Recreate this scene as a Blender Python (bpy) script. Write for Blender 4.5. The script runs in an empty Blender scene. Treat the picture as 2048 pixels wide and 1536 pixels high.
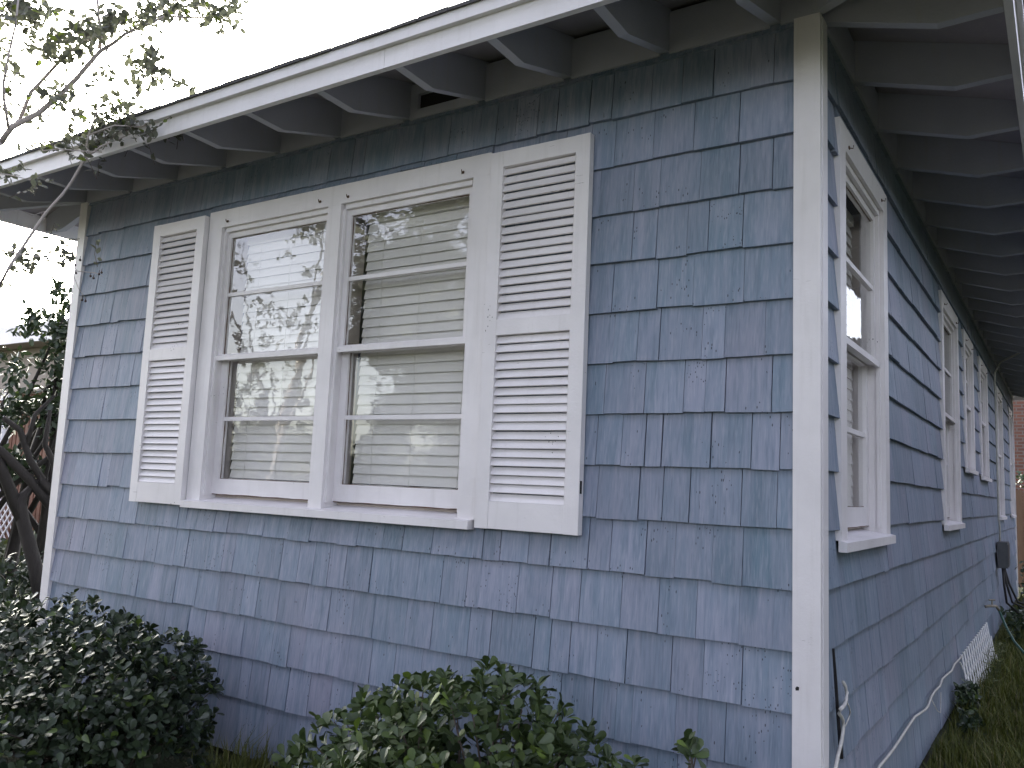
import bpy, math, random
import numpy as np
from mathutils import Vector, Matrix

R = random.Random(7)
NR = np.random.default_rng(11)
scene = bpy.context.scene
COL = scene.collection
G = 1.15                                   # height of the siding's datum course above the ground

# ------------------------------------------------------------------ camera
cam_d = bpy.data.cameras.new('camera')
cam = bpy.data.objects.new('camera', cam_d)
COL.objects.link(cam)
cam_d.sensor_width = 36.0
cam_d.lens = 36.0 * 1697.52 / 2048.0
cam_d.clip_start = 0.05
cam_d.clip_end = 400
CAM = Vector((0.7262, -3.0965, 0.3234 + G))
FWD = Vector((-0.5449543, 0.83008738, 0.11823599)).normalized()
RGT = Vector((0.8379394, 0.54416597, 0.04172481)).normalized()
DWN = FWD.cross(RGT)
cam.matrix_world = Matrix(((RGT.x, -DWN.x, -FWD.x, CAM.x), (RGT.y, -DWN.y, -FWD.y, CAM.y),
                           (RGT.z, -DWN.z, -FWD.z, CAM.z), (0, 0, 0, 1)))
scene.camera = cam

# ------------------------------------------------------------------ sky, sun, exposure
SUN_AZ, SUN_EL = math.radians(-60), math.radians(22)      # behind the house, to the left
world = bpy.data.worlds.new('World')
scene.world = world
world.use_nodes = True
wn, wl = world.node_tree.nodes, world.node_tree.links
wn.clear()
sky = wn.new('ShaderNodeTexSky')
sky.sky_type = 'NISHITA'
sky.sun_disc = False
sky.sun_elevation = SUN_EL
sky.sun_rotation = SUN_AZ
sky.air_density = 1.0
sky.dust_density = 3.0
sky.ozone_density = 1.0
hsv = wn.new('ShaderNodeHueSaturation')
hsv.inputs['Saturation'].default_value = 0.5
hsv.inputs['Hue'].default_value = 0.535
bg = wn.new('ShaderNodeBackground')
bg.inputs['Strength'].default_value = 0.15
wo = wn.new('ShaderNodeOutputWorld')
wl.new(sky.outputs[0], hsv.inputs['Color'])
wl.new(hsv.outputs[0], bg.inputs['Color'])
wl.new(bg.outputs[0], wo.inputs['Surface'])

sun_d = bpy.data.lights.new('sun', 'SUN')
sun_d.energy = 0.6
sun_d.angle = math.radians(12)
sun_d.color = (1.0, 0.9, 0.76)
sun = bpy.data.objects.new('sun', sun_d)
COL.objects.link(sun)
sdir = Vector((math.sin(SUN_AZ) * math.cos(SUN_EL), math.cos(SUN_AZ) * math.cos(SUN_EL), math.sin(SUN_EL)))
sun.rotation_euler = sdir.to_track_quat('Z', 'Y').to_euler()

vs = scene.view_settings
vs.view_transform = 'Standard'
vs.look = 'None'
vs.exposure = 2.6
vs.gamma = 1.0
vs.use_curve_mapping = False
scene.cycles.max_bounces = 8
scene.cycles.transparent_max_bounces = 12
scene.cycles.sample_clamp_indirect = 8


# ------------------------------------------------------------------ materials
def mat(name):
    m = bpy.data.materials.new(name)
    m.use_nodes = True
    nt = m.node_tree
    nt.nodes.clear()
    out = nt.nodes.new('ShaderNodeOutputMaterial')
    b = nt.nodes.new('ShaderNodeBsdfPrincipled')
    nt.links.new(b.outputs[0], out.inputs[0])
    return m, nt, b


def N(nt, t, **kw):
    n = nt.nodes.new('ShaderNode' + t)
    for k, v in kw.items():
        if k in n.inputs:
            n.inputs[k].default_value = v
        else:
            setattr(n, k, v)
    return n


def L(nt, a, b):
    nt.links.new(a, b)


def coords(nt, scale=(1, 1, 1), kind='pos'):
    if kind == 'pos':
        o = N(nt, 'NewGeometry').outputs['Position']
    else:
        o = N(nt, 'TexCoord').outputs['Object']
    mp = N(nt, 'Mapping')
    mp.inputs['Scale'].default_value = scale
    L(nt, o, mp.inputs[0])
    return mp.outputs[0]


def noise(nt, co, scale, detail=3, rough=0.5):
    n = N(nt, 'TexNoise', Scale=scale, Detail=detail, Roughness=rough)
    L(nt, co, n.inputs['Vector'])
    return n.outputs[0]


def ramp(nt, fac, stops):
    r = N(nt, 'ValToRGB')
    e = r.color_ramp.elements
    while len(e) < len(stops):
        e.new(0.5)
    for i, (p, c) in enumerate(stops):
        e[i].position = p
        e[i].color = (*c, 1) if len(c) == 3 else c
    L(nt, fac, r.inputs[0])
    return r.outputs[0]


def mix(nt, fac, a, b, mode='MIX'):
    m = N(nt, 'Mix', data_type='RGBA', blend_type=mode)
    for sock, v in ((m.inputs[0], fac), (m.inputs[6], a), (m.inputs[7], b)):
        if isinstance(v, (int, float)):
            sock.default_value = v
        elif isinstance(v, tuple):
            sock.default_value = (*v, 1)
        else:
            L(nt, v, sock)
    return m.outputs[2]


def math_n(nt, op, a, b=0.0):
    m = N(nt, 'Math', operation=op)
    for i, v in enumerate((a, b)):
        if isinstance(v, (int, float)):
            m.inputs[i].default_value = v
        else:
            L(nt, v, m.inputs[i])
    return m.outputs[0]


def bump(nt, b, h, strength, dist):
    n = N(nt, 'Bump', Strength=strength, Distance=dist)
    L(nt, h, n.inputs['Height'])
    L(nt, n.outputs[0], b.inputs['Normal'])


def specks(nt, scale3, region_scale, region_lo, dot=0.16):
    """small dark dots gathered in patches: voronoi dots masked by a large noise"""
    v = N(nt, 'TexVoronoi', Scale=1.0, Randomness=1.0)
    L(nt, coords(nt, scale3), v.inputs['Vector'])
    d = math_n(nt, 'LESS_THAN', v.outputs['Distance'], dot)
    r = noise(nt, coords(nt), region_scale, 2)
    m = math_n(nt, 'GREATER_THAN', r, region_lo)
    keep = N(nt, 'SeparateColor')
    L(nt, v.outputs['Color'], keep.inputs[0])
    k = math_n(nt, 'GREATER_THAN', keep.outputs[0], 0.45)
    return math_n(nt, 'MULTIPLY', math_n(nt, 'MULTIPLY', d, m), k)


def paint(name, base, dirt=(0.40, 0.37, 0.34), dirt_amt=0.22, rough=0.45, speck=0.70, crack=True):
    m, nt, b = mat(name)
    big = noise(nt, coords(nt), 2.3, 4, 0.6)
    c = mix(nt, ramp(nt, big, [(0.35, (0, 0, 0)), (0.75, (1, 1, 1))]), base, tuple(x * 0.84 for x in base))
    streak = noise(nt, coords(nt, (26, 26, 1.6)), 1.0, 4, 0.6)
    sm = ramp(nt, streak, [(0.55, (0, 0, 0)), (0.8, (1, 1, 1))])
    c = mix(nt, math_n(nt, 'MULTIPLY', sm, dirt_amt), c, dirt)
    if crack:
        s = specks(nt, (95, 95, 48), 4.5, speck, 0.2)
        c = mix(nt, s, c, (0.06, 0.055, 0.05))
        hair = noise(nt, coords(nt, (9, 9, 150)), 1.0, 3, 0.7)
        pm = noise(nt, coords(nt), 3.7, 2)
        h = math_n(nt, 'MULTIPLY', math_n(nt, 'GREATER_THAN', hair, 0.69), math_n(nt, 'GREATER_THAN', pm, 0.60))
        c = mix(nt, math_n(nt, 'MULTIPLY', h, 0.75), c, (0.20, 0.18, 0.16))
    L(nt, c, b.inputs['Base Color'])
    b.inputs['Roughness'].default_value = rough
    f = noise(nt, coords(nt, (70, 70, 70)), 1.0, 4, 0.65)
    bump(nt, b, f, 0.35, 0.004)
    return m


M_TRIM = paint('white_trim_paint', (0.80, 0.765, 0.775))
M_SHUT = paint('shutter_paint', (0.79, 0.755, 0.765), speck=0.66)
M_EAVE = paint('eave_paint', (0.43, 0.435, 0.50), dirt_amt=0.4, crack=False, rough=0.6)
M_DECK = paint('shaded_deck_paint', (0.33, 0.30, 0.33), dirt_amt=0.5, crack=False, rough=0.7)  # deck tone darkened to stand for the shade between the rafters
M_FASC = paint('fascia_paint', (0.78, 0.755, 0.77), crack=False)
M_INNER = paint('inner_jamb_paint', (0.62, 0.54, 0.48), dirt_amt=0.3, crack=False)


def shingle_mat():
    m, nt, b = mat('striated_shingle_paint')
    tint = N(nt, 'Attribute', attribute_name='tint')
    sep = N(nt, 'SeparateColor')
    L(nt, tint.outputs['Color'], sep.inputs[0])
    r1, r2 = sep.outputs[0], sep.outputs[1]
    # every piece was cut from another board: shift the grain by its own amount
    shift = N(nt, 'CombineXYZ')
    L(nt, math_n(nt, 'MULTIPLY', r1, 61.0), shift.inputs[0])
    L(nt, math_n(nt, 'MULTIPLY', r2, 47.0), shift.inputs[1])
    L(nt, math_n(nt, 'MULTIPLY', r1, 23.0), shift.inputs[2])
    pos = N(nt, 'NewGeometry').outputs['Position']
    add = N(nt, 'VectorMath', operation='ADD')
    L(nt, pos, add.inputs[0])
    L(nt, shift.outputs[0], add.inputs[1])

    def own(scale):
        mp = N(nt, 'Mapping')
        mp.inputs['Scale'].default_value = scale
        L(nt, add.outputs[0], mp.inputs[0])
        return mp.outputs[0]

    big = noise(nt, coords(nt), 1.15, 3, 0.55)
    f = math_n(nt, 'ADD', math_n(nt, 'MULTIPLY', big, 1.25), math_n(nt, 'MULTIPLY', r1, 0.28))
    hue = ramp(nt, math_n(nt, 'SUBTRACT', f, 0.27), [(0.18, (0.128, 0.200, 0.264)), (0.5, (0.188, 0.236, 0.316)), (0.85, (0.258, 0.264, 0.350))])
    w = noise(nt, own((30, 30, 0.9)), 1.0, 3, 0.6)
    wash = ramp(nt, w, [(0.38, (0, 0, 0)), (0.70, (1, 1, 1))])
    c = mix(nt, math_n(nt, 'MULTIPLY', wash, 0.42), hue, (0.345, 0.345, 0.435))
    d = noise(nt, own((17, 17, 0.8)), 1.0, 3, 0.6)
    dark = ramp(nt, d, [(0.50, (0, 0, 0)), (0.74, (1, 1, 1))])
    c = mix(nt, math_n(nt, 'MULTIPLY', dark, 0.62), c, (0.082, 0.145, 0.20))
    st = noise(nt, own((120, 120, 0.5)), 1.0, 2, 0.6)
    stm = ramp(nt, st, [(0.50, (0, 0, 0)), (0.68, (1, 1, 1))])
    c = mix(nt, math_n(nt, 'MULTIPLY', stm, 0.28), c, (0.40, 0.41, 0.49))
    st2 = noise(nt, own((85, 85, 0.5)), 1.0, 2, 0.5)
    c = mix(nt, math_n(nt, 'MULTIPLY', ramp(nt, st2, [(0.52, (0, 0, 0)), (0.68, (1, 1, 1))]), 0.36), c, (0.085, 0.130, 0.19))
    st3 = noise(nt, own((260, 260, 0.8)), 1.0, 1, 0.5)
    c = mix(nt, math_n(nt, 'MULTIPLY', math_n(nt, 'SUBTRACT', st3, 0.3), 0.30), c, (0.36, 0.38, 0.46))
    val = math_n(nt, 'ADD', math_n(nt, 'MULTIPLY', r2, 0.20), 0.87)
    hv = N(nt, 'HueSaturation')
    L(nt, c, hv.inputs['Color'])
    L(nt, val, hv.inputs['Value'])
    c = hv.outputs[0]
    # flaked spots: loose groups, and a few pieces that are thick with them
    s1 = specks(nt, (95, 95, 36), 6.5, 0.585, 0.21)
    s2 = specks(nt, (120, 120, 60), 9.0, 0.50, 0.24)
    worn = math_n(nt, 'GREATER_THAN', r2, 0.955)
    s = math_n(nt, 'MAXIMUM', s1, math_n(nt, 'MULTIPLY', s2, worn))
    c = mix(nt, math_n(nt, 'MULTIPLY', s, 0.88), c, (0.035, 0.038, 0.055))
    # grime along hairline splits
    mold = noise(nt, own((75, 75, 5)), 1.0, 4, 0.7)
    pm = noise(nt, coords(nt), 3.1, 2)
    k = math_n(nt, 'MULTIPLY', math_n(nt, 'GREATER_THAN', mold, 0.67), math_n(nt, 'GREATER_THAN', pm, 0.60))
    c = mix(nt, math_n(nt, 'MULTIPLY', k, 0.6), c, (0.06, 0.075, 0.09))
    L(nt, c, b.inputs['Base Color'])
    b.inputs['Roughness'].default_value = 0.6
    bump(nt, b, math_n(nt, 'ADD', st, math_n(nt, 'MULTIPLY', st2, 0.6)), 0.6, 0.003)
    return m


M_SHING = shingle_mat()


def simple(name, col, rough=0.6, var=0.25, scale=8, metal=0.0, stretch=(1, 1, 1), bmp=0.0):
    m, nt, b = mat(name)
    n = noise(nt, coords(nt, stretch), scale, 4, 0.6)
    c = mix(nt, n, tuple(x * (1 - var) for x in col), tuple(min(1, x * (1 + var)) for x in col))
    L(nt, c, b.inputs['Base Color'])
    b.inputs['Roughness'].default_value = rough
    b.inputs['Metallic'].default_value = metal
    if bmp:
        bump(nt, b, n, bmp, 0.02)
    return m


M_SHEATH = simple('sheathing', (0.06, 0.065, 0.075), 0.9)
M_ROOF = simple('asphalt_roofing', (0.075, 0.072, 0.075), 0.9, 0.5, 60, bmp=0.4)
M_BLIND = simple('blind_slat_paint', (0.83, 0.81, 0.785), 0.4, 0.06, 3)
M_CORD = simple('blind_cord', (0.78, 0.77, 0.74), 0.8)
M_ROOM = simple('room_plaster', (0.10, 0.09, 0.08), 0.9)
M_HOOK = simple('rusty_metal', (0.12, 0.07, 0.045), 0.7, 0.5, 80)
M_CABLE = simple('weathered_white_cable', (0.55, 0.53, 0.49), 0.5, 0.3, 30)
M_BLACK = simple('black_rubber', (0.018, 0.016, 0.018), 0.5)
M_METER = simple('grey_galvanised_metal', (0.09, 0.093, 0.10), 0.5, 0.3, 15, 0.3)
M_HOSE = simple('green_hose_rubber', (0.03, 0.10, 0.07), 0.45)
M_BRASS = simple('old_brass', (0.30, 0.27, 0.22), 0.5, 0.3, 40, 0.5)
M_VOID = simple('dark_opening', (0.02, 0.018, 0.018), 0.95)
M_LATT = simple('white_lattice_plastic', (0.76, 0.75, 0.74), 0.5, 0.12, 12)
M_SOIL = simple('dark_soil', (0.045, 0.035, 0.025), 0.95, 0.5, 9, bmp=0.6)
M_BARKP = simple('pale_smooth_bark', (0.42, 0.37, 0.35), 0.7, 0.3, 14, stretch=(1, 1, 0.4), bmp=0.3)
M_BARKD = simple('dark_bark', (0.032, 0.026, 0.023), 0.85, 0.5, 22, stretch=(1, 1, 0.4), bmp=0.6)
M_TWIG = simple('grey_brown_twig', (0.11, 0.085, 0.07), 0.8, 0.4, 40)
M_BERRY = simple('dark_seed_pod', (0.045, 0.028, 0.025), 0.6, 0.4, 60)
M_REDB = simple('red_brown_seed_pod', (0.20, 0.06, 0.045), 0.6, 0.4, 60)
M_NTAN = simple('tan_soffit_board', (0.30, 0.25, 0.21), 0.7, 0.15, 3)
M_NWALL = simple('grey_brown_siding', (0.20, 0.17, 0.155), 0.7, 0.2, 3)
M_NBROWN = simple('brown_screen_panel', (0.17, 0.075, 0.045), 0.7, 0.3, 5)
M_FENCE = simple('brown_fence_board', (0.16, 0.095, 0.06), 0.85, 0.4, 8, stretch=(6, 6, 0.6))
M_PATH = simple('pale_concrete', (0.33, 0.30, 0.27), 0.9, 0.2, 6)


def glass_mat():
    m = bpy.data.materials.new('old_window_glass')
    m.use_nodes = True
    nt = m.node_tree
    nt.nodes.clear()
    out = N(nt, 'OutputMaterial')
    tr = N(nt, 'BsdfTransparent')
    tr.inputs[0].default_value = (0.975, 0.975, 0.97, 1)
    gl = N(nt, 'BsdfGlossy', Roughness=0.015)
    fr = N(nt, 'Fresnel', IOR=2.2)
    mx = N(nt, 'MixShader')
    n = noise(nt, coords(nt, (4.0, 4.0, 6.0)), 1.0, 2, 0.4)
    n2 = noise(nt, coords(nt, (14.0, 14.0, 40.0)), 1.0, 2, 0.5)
    bp = N(nt, 'Bump', Strength=0.22, Distance=0.008)
    L(nt, math_n(nt, 'ADD', n, math_n(nt, 'MULTIPLY', n2, 0.10)), bp.inputs['Height'])
    L(nt, bp.outputs[0], gl.inputs['Normal'])
    gb = N(nt, 'NewGeometry')
    L(nt, math_n(nt, 'MULTIPLY', fr.outputs[0], math_n(nt, 'SUBTRACT', 1.0, gb.outputs['Backfacing'])), mx.inputs[0])
    L(nt, tr.outputs[0], mx.inputs[1])
    L(nt, gl.outputs[0], mx.inputs[2])
    L(nt, mx.outputs[0], out.inputs[0])
    return m


M_GLASS = glass_mat()


def leaf_mat(name, dark, light, gloss=0.35, trans=0.25, new=None, new_amt=0.06):
    m, nt, b = mat(name)
    t = N(nt, 'Attribute', attribute_name='tint')
    sep = N(nt, 'SeparateColor')
    L(nt, t.outputs['Color'], sep.inputs[0])
    c = mix(nt, sep.outputs[0], dark, light)
    oi = N(nt, 'ObjectInfo')
    hv = N(nt, 'HueSaturation')
    L(nt, math_n(nt, 'ADD', math_n(nt, 'MULTIPLY', oi.outputs['Random'], 0.5), 0.75), hv.inputs['Value'])
    L(nt, c, hv.inputs['Color'])
    c = hv.outputs[0]
    if new:
        c = mix(nt, math_n(nt, 'GREATER_THAN', sep.outputs[1], 1 - new_amt), c, new)
    L(nt, c, b.inputs['Base Color'])
    b.inputs['Roughness'].default_value = gloss
    if trans:
        out = [n for n in nt.nodes if n.type == 'OUTPUT_MATERIAL'][0]
        tl = N(nt, 'BsdfTranslucent')
        L(nt, mix(nt, 1.0, c, (0.95, 1.0, 0.72), 'MULTIPLY'), tl.inputs[0])
        mx = N(nt, 'MixShader')
        mx.inputs[0].default_value = trans
        L(nt, b.outputs[0], mx.inputs[1])
        L(nt, tl.outputs[0], mx.inputs[2])
        L(nt, mx.outputs[0], out.inputs[0])
    return m


M_LEAF_SHRUB = leaf_mat('shrub_leaf', (0.034, 0.058, 0.020), (0.082, 0.118, 0.040), 0.42, 0.15, (0.13, 0.19, 0.035), 0.07)
M_LEAF_DARK = leaf_mat('dark_shrub_leaf', (0.022, 0.036, 0.020), (0.048, 0.070, 0.034), 0.36, 0.10, (0.08, 0.12, 0.025), 0.05)
M_LEAF_MYRT = leaf_mat('glare_paled_myrtle_leaf', (0.110, 0.116, 0.106), (0.170, 0.176, 0.150), 0.5, 0.45, (0.15, 0.19, 0.05), 0.05)  # leaf colour paled and greyed to stand for sky glare
M_LEAF_TREE = leaf_mat('tree_leaf', (0.030, 0.042, 0.020), (0.080, 0.090, 0.035), 0.6, 0.25)
M_GRASS = leaf_mat('grass_blade', (0.050, 0.065, 0.012), (0.135, 0.145, 0.028), 0.6, 0.25, (0.22, 0.19, 0.08), 0.08)


def ground_mat():
    m, nt, b = mat('lawn_and_soil')
    n = noise(nt, coords(nt), 2.2, 6, 0.7)
    c = ramp(nt, n, [(0.35, (0.030, 0.024, 0.016)), (0.55, (0.035, 0.045, 0.014)), (0.75, (0.055, 0.075, 0.020))])
    L(nt, c, b.inputs['Base Color'])
    b.inputs['Roughness'].default_value = 0.95
    bump(nt, b, noise(nt, coords(nt), 30, 4, 0.7), 0.8, 0.04)
    return m


M_GROUND = ground_mat()


def brick_mat():
    m, nt, b = mat('red_brick')
    t = N(nt, 'TexBrick', Scale=1.0)
    t.inputs['Color1'].default_value = (0.15, 0.055, 0.032, 1)
    t.inputs['Color2'].default_value = (0.10, 0.040, 0.026, 1)
    t.inputs['Mortar'].default_value = (0.13, 0.11, 0.095, 1)
    t.inputs['Mortar Size'].default_value = 0.012
    t.inputs['Brick Width'].default_value = 0.22
    t.inputs['Row Height'].default_value = 0.075
    g = N(nt, 'NewGeometry')
    sx = N(nt, 'SeparateXYZ')
    L(nt, g.outputs['Position'], sx.inputs[0])
    cx = N(nt, 'CombineXYZ')
    L(nt, math_n(nt, 'ADD', sx.outputs[0], sx.outputs[1]), cx.inputs[0])
    L(nt, sx.outputs[2], cx.inputs[1])
    L(nt, cx.outputs[0], t.inputs['Vector'])
    L(nt, t.outputs['Color'], b.inputs['Base Color'])
    b.inputs['Roughness'].default_value = 0.85
    bump(nt, b, t.outputs['Fac'], -0.5, 0.01)
    return m


M_BRICK = brick_mat()


# ------------------------------------------------------------------ mesh helpers
class MB:
    def __init__(self):
        self.v, self.f = [], []

    def add(self, verts, faces):
        o = len(self.v)
        self.v += [tuple(p) for p in verts]
        self.f += [tuple(i + o for i in f) for f in faces]
        return self

    def hexa(self, p):
        """eight corners: bottom ring 0-3, top ring 4-7 (counter-clockwise seen from above)"""
        return self.add(p, [(3, 2, 1, 0), (4, 5, 6, 7), (0, 1, 5, 4), (1, 2, 6, 5), (2, 3, 7, 6), (3, 0, 4, 7)])

    def box(self, a, b):
        x0, y0, z0 = (min(a[i], b[i]) for i in range(3))
        x1, y1, z1 = (max(a[i], b[i]) for i in range(3))
        return self.hexa([(x0, y0, z0), (x1, y0, z0), (x1, y1, z0), (x0, y1, z0),
                          (x0, y0, z1), (x1, y0, z1), (x1, y1, z1), (x0, y1, z1)])

    def tube(self, pts, rad, n=6, cap=True):
        pts = [Vector(p) for p in pts]
        if not isinstance(rad, (list, tuple)):
            rad = [rad] * len(pts)
        o = len(self.v)
        up = Vector((0.31, 0.22, 0.92))
        for i, p in enumerate(pts):
            d = (pts[min(i + 1, len(pts) - 1)] - pts[max(i - 1, 0)])
            d = d.normalized() if d.length > 1e-9 else Vector((0, 0, 1))
            a = d.cross(up)
            a = a.normalized() if a.length > 1e-4 else d.cross(Vector((1, 0, 0))).normalized()
            b = d.cross(a)
            for k in range(n):
                t = 2 * math.pi * k / n
                self.v.append(tuple(p + (a * math.cos(t) + b * math.sin(t)) * rad[i]))
        for i in range(len(pts) - 1):
            for k in range(n):
                k2 = (k + 1) % n
                self.f.append((o + i * n + k, o + i * n + k2, o + (i + 1) * n + k2, o + (i + 1) * n + k))
        if cap:
            self.f.append(tuple(o + k for k in reversed(range(n))))
            self.f.append(tuple(o + (len(pts) - 1) * n + k for k in range(n)))
        return self

    def mesh(self, name, m, fix=True, smooth=False):
        me = bpy.data.meshes.new(name)
        me.from_pydata(self.v, [], self.f)
        if fix:
            import bmesh
            bm = bmesh.new()
            bm.from_mesh(me)
            bmesh.ops.recalc_face_normals(bm, faces=bm.faces)
            bm.to_mesh(me)
            bm.free()
        if smooth:
            me.polygons.foreach_set('use_smooth', [True] * len(me.polygons))
        me.materials.append(m)
        return me

    def build(self, name, m, parent=None, **kw):
        return link(name, self.mesh(name, m, **kw), parent)


def link(name, data, parent=None, loc=None):
    o = bpy.data.objects.new(name, data)
    COL.objects.link(o)
    if parent is not None:
        o.parent = parent
    if loc is not None:
        o.location = loc
    return o


def tag(o, label=None, cat=None, group=None, kind=None):
    if label:
        o['label'] = label
    if cat:
        o['category'] = cat
    if group:
        o['group'] = group
    if kind:
        o['kind'] = kind
    return o


def thing(name, label, cat, group=None):
    """an Empty at the world origin side of a thing; parts keep world coordinates"""
    return tag(link(name, None), label, cat, group)


def set_tint(me, cols):
    """one random colour per face -> corner attribute 'tint'"""
    a = me.color_attributes.new('tint', 'FLOAT_COLOR', 'CORNER')
    a.data.foreach_set('color', np.asarray(cols, dtype=np.float32).ravel())


def arrays_mesh(name, V, F, m, tint=None, smooth=False):
    """V (n,3), F (k,c) uniform faces; tint (k,2) per face"""
    me = bpy.data.meshes.new(name)
    k, c = F.shape
    me.vertices.add(len(V))
    me.vertices.foreach_set('co', V.astype(np.float32).ravel())
    me.loops.add(k * c)
    me.loops.foreach_set('vertex_index', F.astype(np.int32).ravel())
    me.polygons.add(k)
    me.polygons.foreach_set('loop_start', np.arange(0, k * c, c, dtype=np.int32))
    me.update(calc_edges=True)
    me.materials.append(m)
    if tint is not None:
        col = np.ones((k, c, 4), np.float32)
        col[:, :, 0] = tint[:, 0:1]
        col[:, :, 1] = tint[:, 1:2]
        set_tint(me, col)
    if smooth:
        me.polygons.foreach_set('use_smooth', np.ones(k, bool))
    return me


# camera geometry, used to rank repeats by the size at which they show
def project(p):
    d = Vector(p) - CAM
    z = d.dot(FWD)
    if z < 0.05:
        return None
    return (1024 + 1697.52 * d.dot(RGT) / z, 768 + 1697.52 * d.dot(DWN) / z, z)


def ray(u, v):
    return (RGT * ((u - 1024) / 1697.52) + DWN * ((v - 768) / 1697.52) + FWD).normalized()


def sight(u, v, dist):
    return CAM + ray(u, v) * dist


# ------------------------------------------------------------------ ground
gm = MB()
S = 120
gm.add([(-S, -S, 0), (S, -S, 0), (S, S, 0), (-S, S, 0)], [(0, 1, 2, 3)])
tag(gm.build('ground', M_GROUND, fix=False), 'dark lawn and planting bed soil around the house', kind='structure')
pm = MB()
pm.box((-16, -8.2, 0.004), (16, -6.8, 0.03))
tag(pm.build('path', M_PATH), 'pale concrete path across the front yard', kind='structure')

# ------------------------------------------------------------------ house
house = thing('house', 'blue shingled bungalow with white trim and deep open eaves', 'house')
X0 = -4.91                                  # left corner, right corner at x = 0
YB = 13.2                                   # far end of the side wall
WT = 2.13                                   # top of the siding, above datum

front = dict(P=lambda u, d, z: (u, -d, z + G))
side = dict(P=lambda u, d, z: (d, u, z + G))


class PB(MB):
    """boxes in wall coordinates: u along the wall, d outward, z up"""
    def __init__(self, wall):
        super().__init__()
        self.P = wall['P']

    def b(self, u0, u1, d0, d1, z0, z1, top=None):
        P = self.P
        c = [(u0, d0), (u1, d0), (u1, d1), (u0, d1)]
        zt = [z1] * 4 if top is None else [z1, z1, top, top]
        return self.hexa([P(u, d, z0) for u, d in c] + [P(u, d, zt[i]) for i, (u, d) in enumerate(c)])

    def h(self, pts):
        return self.hexa([self.P(*p) for p in pts])


# openings (u0, u1, z0, z1) in datum heights
F_OPEN = [(-3.375, -2.512, 0.198, 1.748), (-2.418, -1.567, 0.198, 1.748)]
F_HOLE = (-3.492, -1.470, 0.150, 1.853)
S_WIN = []                                  # (casing u0, u1, sill bottom, head top)
for a, b_, z0, z1 in [(0.300, 1.355, 0.125, 1.840), (3.56, 4.66, 0.135, 1.845), (5.13, 6.00, 0.595, 1.840),
                      (6.70, 7.70, 0.575, 1.838), (9.25, 10.30, 0.145, 1.836), (11.90, 12.80, 0.15, 1.84)]:
    S_WIN.append((a, b_, z0, z1))
S_HOLE = [(a, b_, z0 + 0.03, z1) for a, b_, z0, z1 in S_WIN]
S_OPEN = [(a + 0.105, b_ - 0.105, z0 + 0.072, z1 - 0.105) for a, b_, z0, z1 in S_WIN]


def core(wall, u0, u1, z0, z1, opens, da=-0.0255, db=-0.14):
    """sheathing with openings, built from abutting blocks"""
    pb = PB(wall)
    us = sorted({u0, u1, *[o[0] for o in opens], *[o[1] for o in opens]})
    for a, b_ in zip(us, us[1:]):
        cut = [(o[0], o[1], o[2] - 0.052, o[3]) for o in opens if o[0] <= a + 1e-6 and o[1] >= b_ - 1e-6]
        zs = [z0, z1] if not cut else [z0, cut[0][2], cut[0][3], z1]
        for k in range(0, len(zs), 2):
            pb.b(a, b_, db, da, zs[k], zs[k + 1])
    return pb


front_wall = core(front, X0 + 0.02, -0.02, -1.12, 2.30, F_OPEN).build('wall', M_SHEATH, house)
front_wall['label'] = 'front wall with the double window'
side_wall = core(side, 0.14, YB, -1.12, 2.30, S_OPEN).build('wall', M_SHEATH, house)
side_wall['label'] = 'long side wall with a row of single windows'
bw = MB()
bw.box((X0 + 0.02, 0.14, G - 1.12), (X0 + 0.15, YB, G + 2.30))
bw.box((X0 + 0.15, YB - 0.12, G - 1.12), (-0.14, YB, G + 2.30))
ow = bw.build('wall', M_SHING, house)
ow['label'] = 'plain walls on the far left and at the back'
set_tint(ow.data, np.tile([0.5, 0.5, 0, 1], (len(ow.data.loops), 1)))
rm = MB()
rm.box((X0 + 0.16, 0.15, G - 0.62), (-0.15, YB - 0.13, G - 0.56))
rm.box((X0 + 0.16, 0.15, G + 2.24), (-0.15, YB - 0.13, G + 2.28))
rm.box((X0 + 0.16, 2.9, G - 0.55), (-0.15, 2.95, G + 2.23))
rm.build('floor', M_ROOM, house)

# --- shingles: every piece has its own width, tilt and thickness
EXPO = 0.21
pieces = []        # (score, verts, tint, wall parent)


def shingle(wall, parent, u0, u1, zb, zt, k):
    gap = R.choice([0.0004, 0.0006, 0.001, 0.0016, 0.003])
    dz0 = R.gauss(0, 0.0020)
    zj0, zj1 = dz0 + R.gauss(0, 0.0012), dz0 + R.gauss(0, 0.0012)
    pr = R.uniform(-0.0012, 0.004)
    a, b_ = u0 + gap, u1 - gap
    ztop = zt + 0.028
    back = -0.0240
    P = wall['P']
    ft = -0.0200
    vs_ = [P(a, back, zb + zj0), P(b_, back, zb + zj1), P(b_, pr, zb + zj1), P(a, pr, zb + zj0),
           P(a, back, ztop), P(b_, back, ztop), P(b_, ft, ztop), P(a, ft, ztop)]
    q = [project(vs_[i]) for i in (3, 2)] + [project(P(b_, 0, zt)), project(P(a, 0, zt))]
    score = 0
    if all(q):
        cu, cv = sum(x[0] for x in q) / 4, sum(x[1] for x in q) / 4
        if -60 < cu < 2090 and -60 < cv < 1580:
            s = 0
            for i in range(4):
                x0, y0, _ = q[i]
                x1, y1, _ = q[(i + 1) % 4]
                s += x0 * y1 - x1 * y0
            score = abs(s) / 2
            hidden = (F_HOLE[0] - .55 < u0 and u1 < F_HOLE[1] + .56 and zb > 0.14 and zt < 1.83) if wall is front else False
            if hidden:
                score = 0
            if cv > 1460 and cu < 380:
                score = 0
    pieces.append((score, vs_, (R.random(), R.random()), parent))


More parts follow.
